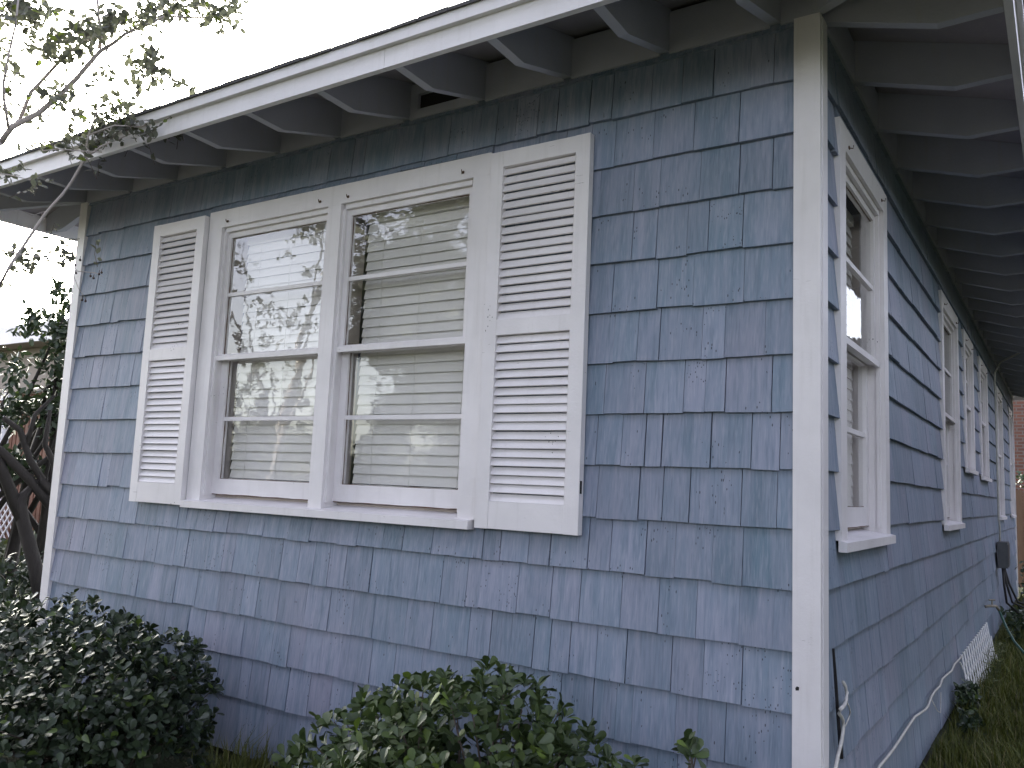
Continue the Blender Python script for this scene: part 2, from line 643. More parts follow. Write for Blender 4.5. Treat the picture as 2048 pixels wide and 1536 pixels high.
def lay(wall, parent, u0, u1, holes, wmin, wmax, zlow=-5, ztop=WT, shutters=()):
    for k in range(zlow, 11):
        zb, zt = k * EXPO, min((k + 1) * EXPO, ztop)
        if zb >= ztop - 0.02:
            break
        if k == zlow:
            zb = -1.11
            zt = (k + 1) * EXPO
        cuts = [u0]
        u = u0
        while u < u1:
            w = R.uniform(wmin, wmax) if R.random() < 0.85 else R.uniform(wmin * 0.65, wmin)
            u += w
            if u > u1 - 0.05:
                u = u1
            cuts.append(u)
        for h in holes:
            if zb < h[3] and zt > h[2]:
                cuts = [c for c in cuts if min(abs(c - h[0]), abs(c - h[1])) > 0.03] + [h[0], h[1]]
        cuts = sorted(set(cuts))
        for a, b_ in zip(cuts, cuts[1:]):
            lo, hi = zb, zt
            skip = False
            for h in holes:
                if a >= h[0] - 1e-4 and b_ <= h[1] + 1e-4 and lo < h[3] and hi > h[2]:
                    if lo < h[2] - 0.03:
                        hi = h[2] - 0.03
                    elif hi > h[3] + 0.012:
                        lo = h[3] + 0.004
                    else:
                        skip = True
            if not skip and hi - lo > 0.012:
                shingle(wall, parent, a, b_, lo, hi, k)


lay(front, front_wall, -4.832, -0.090, [F_HOLE], 0.105, 0.205)
lay(side, side_wall, 0.078, YB - 0.10, S_HOLE, 0.20, 0.46)
order = sorted(range(len(pieces)), key=lambda i: -pieces[i][0])
HEX = [(3, 2, 1, 0), (4, 5, 6, 7), (0, 1, 5, 4), (1, 2, 6, 5), (2, 3, 7, 6), (3, 0, 4, 7)]
rest = MB()
rest_t = []
for rank, i in enumerate(order):
    sc_, vs_, tn, par = pieces[i]
    if rank < 300:
        mb = MB().hexa(vs_)
        o = mb.build('shingle', M_SHING, par)
        set_tint(o.data, np.tile([tn[0], tn[1], 0, 1], (len(o.data.loops), 1)))
    else:
        rest.hexa(vs_)
        rest_t += [[tn[0], tn[1], 0, 1]] * 24
ro = rest.build('shingle_siding', M_SHING, house)
set_tint(ro.data, rest_t)
ro['kind'] = 'stuff'

# --- corner boards
cb = MB()
cb.box((-0.092, -0.008, G - 1.13), (0.004, 0.018, G + 2.125))
cb.build('corner_board', M_TRIM, house)
cn = MB()
cn.add([(-0.080, -0.0088, G - .338), (-0.069, -0.0088, G - .336), (-0.068, -0.0088, G - .325), (-0.076, -0.0088, G - .323), (-0.081, -0.0088, G - .330)], [(0, 1, 2, 3, 4)])
cn.build('chipped_spot', M_VOID, bpy.data.objects['corner_board'], fix=False)
cb = MB()
cb.box((-0.018, 0.0185, G - 1.13), (0.0075, 0.092, G + 2.12))
cb.build('corner_board', M_TRIM, house)
cb = MB()
cb.box((-4.915, -0.008, G - 1.13), (-4.828, 0.018, G + 2.125))
cb.build('corner_board', M_TRIM, house)
cb = MB()
cb.box((-0.018, YB - 0.10, G - 1.13), (0.008, YB - 0.002, G + 2.12))
cb.build('corner_board', M_TRIM, house)


# --- windows
def hook(parent, wall, u, z, d=0.010):
    pb = PB(wall)
    pb.b(u - 0.007, u + 0.007, d, d + 0.004, z - 0.006, z + 0.006)
    P = wall['P']
    pb.tube([P(u, d + 0.004, z - 0.002), P(u + 0.004, d + 0.016, z - 0.004), P(u + 0.004, d + 0.018, z + 0.008)], 0.0025, 5)
    pb.build('hook', M_HOOK, parent)


def ragged(wall, u0, u1, d, z0, z1, horizontal, w=0.004):
    """a thin uneven bead of old putty / caulk"""
    P = wall['P']
    pb = PB(wall)
    n = 14
    if horizontal:
        pts = [P(u0 + (u1 - u0) * i / n, d, z0 + R.uniform(-.0015, .0015)) for i in range(n + 1)]
    else:
        pts = [P(u0 + R.uniform(-.0015, .0015), d, z0 + (z1 - z0) * i / n) for i in range(n + 1)]
    pb.tube(pts, [w * R.uniform(.3, 1.0) for _ in pts], 4)
    return pb


def sashes(win, wall, o):
    a, b_, z0, z1 = o
    h = z1 - z0
    mid = z0 + h * 0.505                          # meeting rail
    up_top = z1 - 0.058
    st = 0.045
    # upper sash, nearer the outside
    g0, g1, gz0, gz1 = a + st, b_ - st, mid + 0.020, up_top
    s = PB(wall)
    s.b(a + .0016, g0, -0.064, -0.030, mid - 0.004, z1 - 0.026)
    s.b(g1, b_ - .0016, -0.064, -0.030, mid - 0.004, z1 - 0.026)
    s.b(g0, g1, -0.064, -0.030, up_top, z1 - 0.026)
    s.b(g0, g1, -0.064, -0.030, mid - 0.004, gz0)
    su = s.build('sash', M_TRIM, win)
    dr = PB(wall)                                  # drip lip of the meeting rail with its horns
    dr.b(a + 0.018, b_ - 0.010, -0.029, -0.012, mid - 0.017, mid + 0.016, top=mid + 0.010)
    dr.build('meeting_rail', M_TRIM, win)
    mu = PB(wall)
    mz = (gz0 + gz1) / 2 + 0.004
    mu.b(g0, g1, -0.058, -0.034, mz - 0.010, mz + 0.011)
    mu.build('muntin', M_TRIM, win)
    for lo, hi in ((gz0, mz - 0.010), (mz + 0.011, gz1)):
        p = PB(wall)
        p.b(g0 + .0006, g1 - .0006, -0.0465, -0.0450, lo + .0006, hi - .0006)
        p.build('pane', M_GLASS, win)
    # lower sash, behind
    l0, l1 = a + 0.050, b_ - 0.052
    lz0, lz1 = z0 + 0.093, mid - 0.012
    s = PB(wall)
    s.b(a + .0016, l0, -0.104, -0.068, z0 + 0.006, mid + 0.024)
    s.b(l1, b_ - .0016, -0.104, -0.068, z0 + 0.006, mid + 0.024)
    s.b(l0, l1, -0.104, -0.068, z0 + 0.006, lz0)
    s.b(l0, l1, -0.104, -0.068, lz1, mid + 0.024)
    s.build('sash', M_TRIM, win)
    mu = PB(wall)
    mz = (lz0 + lz1) / 2 + 0.002
    mu.b(l0, l1, -0.098, -0.073, mz - 0.011, mz + 0.011)
    mu.build('muntin', M_TRIM, win)
    for lo, hi in ((lz0, mz - 0.011), (mz + 0.011, lz1)):
        p = PB(wall)
        p.b(l0 + .0006, l1 - .0006, -0.0865, -0.0850, lo + .0006, hi - .0006)
        p.build('pane', M_GLASS, win)
    # dark putty cracks along the glass
    pt = ragged(wall, g0 + .002, g0 + .002, -0.0435, gz0, gz1, False, .0035)
    pt2 = ragged(wall, l0 + .002, l0 + .002, -0.0835, lz0, lz1, False, .0035)
    pt3 = ragged(wall, g0, g1, -0.0435, gz1 - .001, gz1, True, .004)
    pt4 = ragged(wall, g0, g1, -0.0435, gz0 + .001, gz1, True, .003)
    pt5 = ragged(wall, l0, l1, -0.0835, lz0 + .001, lz1, True, .003)
    for q in (pt2, pt3, pt4, pt5):
        pt.add(q.v, q.f)
    pt.build('putty', M_HOOK, win)
    # thin dark joint under the bottom rail
    j = ragged(wall, a + .01, b_ - .01, -0.0675, z0 + 0.005, 0, True, .0032)
    j.build('sill_joint', M_HOOK, win)
    # jambs and stops
    s = PB(wall)
    s.b(a - .0005, a + 0.016, -0.0295, -0.012, z0, z1 - 0.026)
    s.b(b_ - 0.016, b_ + .0005, -0.0295, -0.012, z0, z1 - 0.026)
    s.b(a + .0165, b_ - .0165, -0.0295, -0.010, z1 - 0.026, z1 + .0005)
    s.b(a + .0005, b_ - .0005, -0.0660, -0.0300, z1 - 0.0255, z1)
    s.build('stop_moulding', M_TRIM, win)
    jm = PB(wall)
    jm.b(a - 0.012, a + .0004, -0.19, -0.1045, z0, z1)
    jm.b(b_ - .0004, b_ + 0.012, -0.19, -0.1045, z0, z1)
    jm.b(a, b_, -0.19, -0.1045, z1, z1 + 0.012)
    jm.b(a, b_, -0.19, -0.1045, z0 - 0.012, z0)
    jm.build('jamb', M_INNER, win)
    for e0, e1 in ((a - .004, a + .0009), (b_ - .0009, b_ + .004)):
        ln = PB(wall)
        ln.b(e0, e1, -0.1040, -0.0196, z0 - 0.05, z1 - .0005)
        ln.build('jamb_liner', M_TRIM, win)


def window(wall, casing, opens, label, hooks=True, sill_over=0.012, sill_d=0.05, name='window'):
    u0, u1, z0, z1 = casing
    c = PB(wall)
    oz0, oz1 = opens[0][2], opens[0][3]
    us = [u0] + [x for o in opens for x in (o[0], o[1])] + [u1]
    for k in range(0, len(us), 2):
        c.b(us[k], us[k + 1], -0.019, 0.008, z0 + 0.042, oz1)
        c.b(us[k] + (0 if k == 0 else .0005), us[k + 1] - (0 if k == len(us) - 2 else .0005), -0.104, -0.0205, oz0 + .002, oz1) if 0 < k < len(us) - 2 else None
    c.b(u0, u1, -0.019, 0.008, oz1 + .0004, z1)
    w = c.build(name, M_TRIM, house)
    w['label'] = label
    for o in opens:
        sashes(w, wall, o)
    s = PB(wall)
    zt = z0 + 0.040
    s.b(u0 - sill_over, u1 + sill_over, -0.001, sill_d, z0, zt + 0.004, top=zt - 0.004)
    for o in opens:
        s.b(o[0] - .0, o[1] + .0, -0.19, -0.0011, z0, oz0 + 0.004, top=zt + 0.005)
    s.build('sill', M_TRIM, w)
    if hooks:
        for o in opens:
            hook(w, wall, o[0] + 0.05, oz1 + 0.030)
            hook(w, wall, o[1] - 0.06, oz1 + 0.034)
    return w


window(front, (-3.492, -1.470, 0.123, 1.853), F_OPEN, 'double window with two pairs of sashes on the front wall', sill_over=-0.006)
names = ['single window on the side wall, nearest the corner', 'second single window on the side wall from the corner',
         'first of the two short windows on the side wall', 'second of the two short windows on the side wall',
         'fifth window on the side wall from the corner', 'last window at the far end of the side wall']
for (c_, o_, n_) in zip(S_WIN, S_OPEN, names):
    window(side, c_, [o_], n_, sill_over=0.012, sill_d=0.030)


# --- shutters
def shutter(u0, u1, label):
    z0, z1 = 0.133, 1.830
    st = 0.069
    panels = ((1.048, 1.756, 18), (0.250, 0.980, 19))
    D0, D1 = 0.0045, 0.040
    f = PB(front)
    f.b(u0, u0 + st, D0, D1, z0, z1)
    f.b(u1 - st, u1, D0, D1, z0, z1)
    f.b(u0 + st + .0008, u1 - st - .0008, D0, D1 - .0008, z0 + .001, panels[1][0])
    f.b(u0 + st + .0004, u1 - st - .0004, D0, D1 - .0006, panels[1][1], panels[0][0])
    f.b(u0 + st + .0006, u1 - st - .0006, D0, D1 - .0008, panels[0][1], z1 - .0006)
    sh = f.build('shutter', M_SHUT, house)
    sh['label'] = label
    shared = {}
    for a, b_, n in panels:
        p = (b_ - a) / n
        for i in range(n):
            zc = a + p * i
            j = R.uniform(-.0012, .0012)
            key = (n, i % 9)
            if key not in shared:
                s = PB(front)
                q0, q1 = u0 + st - .002, u1 - st + .002
                lo_d, hi_d = 0.0345 + R.uniform(-.0028, .0022), 0.0155 + R.uniform(-.002, .002)
                s.h([(q0, lo_d - .007, -.001), (q1, lo_d - .007, -.001), (q1, lo_d, 0.0015), (q0, lo_d, 0.0015),
                     (q0, hi_d - .007, p * 0.86), (q1, hi_d - .007, p * 0.86), (q1, hi_d, p * 0.86 + .002), (q0, hi_d, p * 0.86 + .002)])
                shared[key] = s.mesh('louver', M_SHUT)
                # mesh sits at datum height G, shifted per slat
            link('louver', shared[key], sh, (0, 0, zc + j))
    return sh


shutter(-3.990, -3.4985, 'left shutter beside the double window')
rs = shutter(-1.447, -0.934, 'right shutter beside the double window, paint cracked at its foot')
ck = PB(front)
ck.b(-0.9345, -0.9332, .018, .034, .300, .352)
ck.build('chipped_spot', M_VOID, rs)
cg = PB(front)
cg.b(-1.4695, -1.4475, -0.017, 0.002, 0.135, 1.83)
cg.build('gap_filler', M_SHEATH, rs)

# --- eaves
OV = 0.62
SL = 0.29                                   # roof slope
ZF = 2.02                                   # underside of the fascia


def fascia(a, b_, name='fascia'):
    m_ = MB()
    m_.box(a, b_)
    return m_.build(name, M_FASC, house)


xl, xr, yf, yb = X0 - OV, OV, -OV, YB + OV
# front fascia in two lengths with a butt joint, then side runs
jx = -1.602
fascia((xl, yf, ZF + G), (jx - .0012, yf + .028, ZF + .110 + G))
fascia((jx + .0012, yf, ZF + G), (xr, yf + .028, ZF + .110 + G))
fascia((xr - .028, yf + .0285, ZF + G), (xr, yb, ZF + .110 + G))
fascia((xl, yf + .0285, ZF + G), (xl + .028, yb, ZF + .110 + G))
fascia((xl - .022, yf - .024, ZF + .086 + G), (xr + .022, yf - .0005, ZF + .138 + G), 'crown_board')
fascia((xr + .0005, yf + .0, ZF + .086 + G), (xr + .022, yb, ZF + .138 + G), 'crown_board')
fascia((xl - .022, yf + .0, ZF + .086 + G), (xl - .0005, yb, ZF + .138 + G), 'crown_board')

# roof deck: hip roof, underside visible between the rafters
cx = (xl + xr) / 2
half = (xr - xl) / 2
zd = ZF + 0.116 + G                          # underside of deck at the outer face of the fascia
rz = zd + half * SL
ya, yb2 = yf + half, yb - half


def roofshell(dz, grow, name, m_):
    e = grow
    r = MB()
    v = [(xl - e, yf - e, zd + dz - e * SL), (xr + e, yf - e, zd + dz - e * SL), (xr + e, yb + e, zd + dz - e * SL),
         (xl - e, yb + e, zd + dz - e * SL), (cx, ya, rz + dz), (cx, yb2, rz + dz)]
    r.add(v, [(0, 1, 4), (1, 2, 5, 4), (2, 3, 5), (3, 0, 4, 5)])
    return r.build(name, m_, house, fix=False)


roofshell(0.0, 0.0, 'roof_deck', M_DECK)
roofshell(0.0315, 0.030, 'roof', M_ROOF)
roof = bpy.data.objects['roof']


def tabs(x0, x1, along):
    u = x0
    while u < x1:
        w = R.uniform(0.14, 0.19)
        o = R.uniform(0, 0.008)
        t = R.uniform(0.007, 0.013)
        zt = zd + 0.034 - 0.036 * SL
        a = MB()
        if along == 'x':
            y0 = yf - 0.030 - o
            a.hexa([(u, y0, zt - .004), (u + w - .006, y0, zt - .004), (u + w - .006, y0 + .20, zt + .20 * SL), (u, y0 + .20, zt + .20 * SL),
                    (u, y0, zt + t), (u + w - .006, y0, zt + t + R.uniform(-.002, .002)), (u + w - .006, y0 + .20, zt + .20 * SL + t), (u, y0 + .20, zt + .20 * SL + t)])
        else:
            x_ = xr + 0.030 + o
            a.hexa([(x_ - .20, u, zt + .20 * SL), (x_, u, zt - .004), (x_, u + w - .006, zt - .004), (x_ - .20, u + w - .006, zt + .20 * SL),
                    (x_ - .20, u, zt + .20 * SL + t), (x_, u, zt + t), (x_, u + w - .006, zt + t), (x_ - .20, u + w - .006, zt + .20 * SL + t)])
        a.build('roof_shingle', M_ROOF, roof)
        u += w


tabs(xl - 0.03, xr + 0.03, 'x')

# rafter tails: level cut under the fascia, then rising to the wall
RW = 0.043


def tail(pts, wdir, name='rafter_tail'):
    """pts: closed outline (list of 3-D points), extruded by vector wdir"""
    n = len(pts)
    w = Vector(wdir)
    a = MB()
    v = [tuple(Vector(p) - w / 2) for p in pts] + [tuple(Vector(p) + w / 2) for p in pts]
    f = [tuple(range(n)), tuple(range(2 * n - 1, n - 1, -1))] + [(i, i + n, (i + 1) % n + n, (i + 1) % n) for i in range(n)]
    a.add(v, f)
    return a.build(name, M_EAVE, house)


def deck_z(dist):                            # underside of the deck, dist inward from the fascia face
    return zd + dist * SL - 0.0015


KZ, KO = 2.015 + G, 0.385                     # kink: height and distance out from the wall
prof = [(-0.590, 2.022 + G), (-KO, KZ), (0.0, 2.128 + G), (0.018, 2.134 + G), (0.018, deck_z(OV + .018)), (-0.590, deck_z(0.03))]
xs = []
x = -0.165
while x > X0 + 0.1:
    xs.append(x)
    x -= 0.466 + R.uniform(-.012, .012)
xs.append(X0 + 0.03)
for x in xs:
    tail([(x, y, z) for y, z in prof], (RW, 0, 0))
ys = []
y = 0.095
while y < YB - 0.05:
    ys.append(y)
    y += 0.555 + R.uniform(-.02, .02)
for y in ys:
    tail([(-o, y, z) for o, z in prof], (0, RW, 0))
for y in ys[::1]:
    tail([(X0 + o, y, z) for o, z in prof], (0, RW, 0))
# hip rafters at the two front corners
for sx, x0 in ((1, 0.0), (-1, X0)):
    pts = []
    for o, z in prof:
        pts.append((x0 - sx * o, o, z - (0.0 if o > -0.1 else 0)))
    w = Vector((1, sx, 0)).normalized() * RW
    tail(pts, (w.x, w.y, 0), 'hip_rafter')
# blocking boards on the wall line between the tails; one has a square vent hole


def blocking(a, b_, wall, hole=False):
    p = PB(wall)
    z0, z1 = 2.119, 2.30
    d0, d1 = -0.018, 0.004
    if not hole:
        p.b(a, b_, d0, d1, z0, z1)
    else:
        h0, h1, hz0, hz1 = a + 0.05, b_ - 0.10, 2.165, 2.245
        p.b(a, h0, d0, d1, z0, z1)
        p.b(h1, b_, d0, d1, z0, z1)
        p.b(h0, h1, d0, d1, z0, hz0)
        p.b(h0, h1, d0, d1, hz1, z1)
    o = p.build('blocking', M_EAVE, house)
    if hole:
        q = PB(wall)
        q.b(h0, h1, d0 - .0005, d0 + .002, hz0, hz1)
        q.build('vent_shade_plate', M_VOID, o)  # near-black plate painted as the shade inside the hole


xs2 = sorted(xs + [-0.0 + 0.02])
for a, b_ in zip(xs2, xs2[1:]):
    blocking(a + RW / 2, b_ - RW / 2, front, hole=(a < -1.85 < b_))
ys2 = sorted(ys + [YB])
for a, b_ in zip(ys2, ys2[1:]):
    blocking(a + RW / 2, b_ - RW / 2, side)


# ------------------------------------------------------------------ blinds inside the windows
def blind(wall, o, label, left=0.075, right=0.055, group=None):
    a, b_, z0, z1 = o[0] + left, o[1] - right, o[2], o[3]
    t = thing('window_blind', label, 'blind', group)
    h = PB(wall)
    h.b(a, b_, -0.165, -0.118, z1 - 0.080, z1 - 0.035)
    h.build('headrail', M_BLIND, t)
    pitch = 0.0505
    n = int((z1 - 0.085 - (z0 + 0.088)) / pitch)
    s = PB(wall)
    top, bot = pitch * 1.06, 0.0
    # closed slat, gently curved
    prof_ = [(-0.139, top), (-0.132, top * 0.52), (-0.1265, bot)]
    for (d0, za), (d1, zb) in zip(prof_, prof_[1:]):
        s.h([(a, d1 - .0016, zb), (b_, d1 - .0016, zb), (b_, d1, zb), (a, d1, zb), (a, d0 - .0016, za), (b_, d0 - .0016, za), (b_, d0, za), (a, d0, za)])
    me = s.mesh('slat', M_BLIND, fix=False)
    zs = []
    for i in range(n):
        z = z1 - 0.085 - pitch * (i + 1)
        zs.append(z)
        link('slat', me, t, (0, 0, z + R.uniform(-.0012, .0012)))
    r = PB(wall)
    r.b(a, b_, -0.150, -0.122, zs[-1] - 0.022, zs[-1] - 0.004)
    r.build('bottom_rail', M_BLIND, t)
    for fr in (0.17, 0.52, 0.93):
        c = PB(wall)
        u = a + (b_ - a) * fr
        pts = [wall['P'](u + R.uniform(-.002, .002) + 0.003 * math.sin(i * 1.3), -0.1225, zs[-1] - 0.03 + (z1 - 0.08 - zs[-1]) * i / 16) for i in range(17)]
        c.tube(pts, 0.0014, 4)
        c.build('cord', M_CORD, t)


blind(front, F_OPEN[0], 'white slatted blind behind the left half of the double window', group='window blinds')
blind(front, F_OPEN[1], 'white slatted blind behind the right half of the double window, beside the right shutter', group='window blinds')
blind(side, S_OPEN[0], 'white slatted blind inside the side window nearest the corner', group='window blinds')


# ------------------------------------------------------------------ leaves
def leaf_shape(length, width, kind='obovate', fold=0.18, curl=0.12):
    """six quads; local x = along the leaf, y across, z = normal"""
    if kind == 'obovate':
        prof_ = [(0.0, 0.05), (0.35, 0.55), (0.72, 1.0), (0.93, 0.72), (1.0, 0.30)]
    elif kind == 'oval':
        prof_ = [(0.0, 0.05), (0.28, 0.85), (0.58, 1.0), (0.85, 0.55), (1.0, 0.04)]
    else:
        prof_ = [(0.0, 0.06), (0.25, 0.7), (0.55, 1.0), (0.82, 0.6), (1.0, 0.04)]
    V, F = [], []
    for t, w in prof_:
        x = t * length
        zc = -curl * length * t * t
        hw = w * width / 2
        V += [(x, -hw, zc + fold * hw), (x, 0, zc), (x, hw, zc + fold * hw)]
    for i in range(len(prof_) - 1):
        o = i * 3
        F += [(o, o + 3, o + 4, o + 1), (o + 1, o + 4, o + 5, o + 2)]
    return np.array(V), np.array(F)


def frame_mats(dirs, ups, scale):
    """rotation matrices (n,3,3) with x=dirs, z close to ups"""
    x = dirs / np.linalg.norm(dirs, axis=1, keepdims=True)
    y = np.cross(ups, x)
    y /= np.maximum(np.linalg.norm(y, axis=1, keepdims=True), 1e-6)
    z = np.cross(x, y)
    return np.stack([x, y, z], axis=2) * scale[:, None, None]


def leaf_cloud(name, shape, pos, mats, m, tints, parent=None):
    V, F = shape
    VV = np.einsum('nij,kj->nki', mats, V) + pos[:, None, :]
    FF = F[None] + (np.arange(len(pos)) * len(V))[:, None, None]
    tt = np.repeat(tints, len(F), axis=0)
    me = arrays_mesh(name, VV.reshape(-1, 3), FF.reshape(-1, F.shape[1]), m, tt, smooth=True)
    o = link(name, me, parent)
    return o


def plant_leaves(root, shape, pos, mats, m, tints, n_single=300, rest_name='foliage'):
    """the leaves that show largest become parts, the rest one stuff part"""
    d = pos - np.array(CAM)
    z = d @ np.array(FWD)
    u = 1024 + 1697.5 * (d @ np.array(RGT)) / np.maximum(z, .1)
    v = 768 + 1697.5 * (d @ np.array(DWN)) / np.maximum(z, .1)
    sc = np.linalg.norm(mats[:, :, 0], axis=1) / np.maximum(z, .1)
    face = np.abs(np.einsum('ni,ni->n', mats[:, :, 2], d)) / (np.linalg.norm(mats[:, :, 2], axis=1) * np.linalg.norm(d, axis=1))
    sc = sc * (0.3 + face)
    ok = (u > 5) & (u < 2043) & (v > 5) & (v < 1531) & (z > 0)
    sc[~ok] = 0
    # roughly: keep only the leaf nearest the camera in each small cell of view
    cell = {}
    for i in np.argsort(z):
        if not ok[i]:
            continue
        c = (int(u[i] // 11), int(v[i] // 11))
        if c in cell:
            sc[i] *= 0.05
        cell[c] = 1
    order_ = np.argsort(-sc)
    pick = [i for i in order_[:n_single] if sc[i] > 0]
    if pick:
        V, F = shape
        base = []
        for k in range(6):
            t = np.tile([[NR.random(), NR.random() * 0.9]], (len(F), 1))
            if k == 5:
                t[:, 1] = 1.0
            base.append(arrays_mesh('leaf', V, F, m, t, smooth=True))
        for n_, i in enumerate(pick):
            k = 5 if R.random() < 0.05 else R.randrange(5)
            o = link('leaf', base[k], root)
            M4 = Matrix.Identity(4)
            for r_ in range(3):
                for c_ in range(3):
                    M4[r_][c_] = float(mats[i][r_][c_])
                M4[r_][3] = float(pos[i][r_])
            o.matrix_world = M4
    keep = np.ones(len(pos), bool)
    keep[pick] = False
    if keep.any():
        o = leaf_cloud(rest_name, shape, pos[keep], mats[keep], m, tints[keep], root)
        o['kind'] = 'stuff'


def unit(v):
    return v / np.maximum(np.linalg.norm(v, axis=-1, keepdims=True), 1e-9)


def rosette_shrub(name, label, lobes, n_ros, size, m, base, n_single=300, inner=0.35, stems=70, width=0.55):
    """leaf rosettes at the twig ends all over a few overlapping lobes"""
    root = thing(name, label, 'shrub')
    P_, D_, U_, S_ = [], [], [], []
    tips = []
    vol = np.array([l[1][0] * l[1][1] * l[1][2] for l in lobes]) ** (2 / 3)
    vol /= vol.sum()
    made = 0
    while made < n_ros:
        c, r = lobes[NR.choice(len(lobes), p=vol)]
        c, r = np.array(c), np.array(r)
        d = unit(NR.normal(size=3))
        if d[2] < -0.55:
            continue
        f = NR.uniform(0.80, 1.05) if NR.random() > inner else NR.uniform(0.45, 0.8)
        p = c + d * r * f
        if p[2] < 0.05 or p[1] > -0.05:
            continue
        made += 1
        ax = unit(d / r * r.mean() * 0.8 + np.array([0, 0, 0.55]) + NR.normal(size=3) * 0.35)
        tips.append(p)
        k = NR.integers(5, 9)
        side_ = unit(np.cross(ax, NR.normal(size=3)))
        oth = np.cross(ax, side_)
        for j in range(k):
            t = 2 * math.pi * j / k + NR.uniform(-.35, .35)
            tilt = NR.uniform(0.35, 1.35)
            rad = side_ * math.cos(t) + oth * math.sin(t)
            dd = ax * math.cos(tilt) + rad * math.sin(tilt)
            uu = ax * math.sin(tilt) - rad * math.cos(tilt) + NR.normal(size=3) * 0.15
            P_.append(p + ax * NR.uniform(-.02, .02) + dd * 0.004)
            D_.append(dd)
            U_.append(uu)
            S_.append(NR.uniform(0.7, 1.2))
    P_, D_, U_, S_ = map(np.array, (P_, D_, U_, S_))
    tints = NR.random((len(P_), 2))
    plant_leaves(root, leaf_shape(size, size * width), P_, frame_mats(D_, U_, S_), m, tints, n_single)
    st = MB()
    idx = NR.choice(len(tips), min(stems, len(tips)), replace=False)
    for i in idx:
        p = Vector(tips[i])
        b_ = Vector(base) + Vector((R.uniform(-.18, .18), R.uniform(-.12, .12), 0))
        q = b_.lerp(p, 0.55) + Vector((R.uniform(-.06, .06), R.uniform(-.06, .06), R.uniform(-.1, .0)))
        st.tube([b_, q, p], [0.008, 0.005, 0.0022], 5, cap=False)
        if stems <= 6:
            st.build('stem', M_TWIG, root, fix=False, smooth=True)
            st = MB()
    if st.v:
        st.build('stem', M_TWIG, root, fix=False, smooth=True)['kind'] = 'stuff'
    return root


rosette_shrub('shrub', 'large dark rounded shrub below the left shutter, filling the lower left corner',
              [((-3.62, -0.62, 0.38), (0.62, 0.50, 0.40)), ((-3.10, -0.60, 0.37), (0.44, 0.46, 0.36)), ((-4.25, -0.65, 0.33), (0.50, 0.45, 0.36)),
               ((-3.20, -1.05, 0.20), (0.50, 0.40, 0.30)), ((-2.84, -0.62, 0.28), (0.24, 0.34, 0.32))],
              2300, 0.043, M_LEAF_DARK, (-3.4, -0.55, 0), stems=70, width=.62)
rosette_shrub('shrub', 'low green shrub with paddle leaves in the middle below the right shutter',
              [((-1.06, -0.55, 0.45), (0.44, 0.40, 0.35)), ((-0.68, -0.52, 0.36), (0.28, 0.34, 0.29)), ((-1.55, -0.52, 0.33), (0.30, 0.33, 0.29)),
               ((-1.05, -0.90, 0.33), (0.50, 0.28, 0.26))],
              1150, 0.048, M_LEAF_SHRUB, (-1.08, -0.5, 0), stems=120, inner=0.35, width=.6)
rosette_shrub('shrub', 'single leafy sprig sticking up right of the middle shrub',
              [((-0.31, -0.36, 0.63), (0.05, 0.05, 0.035))], 5, 0.055, M_LEAF_SHRUB, (-0.40, -0.42, 0.0), stems=5)


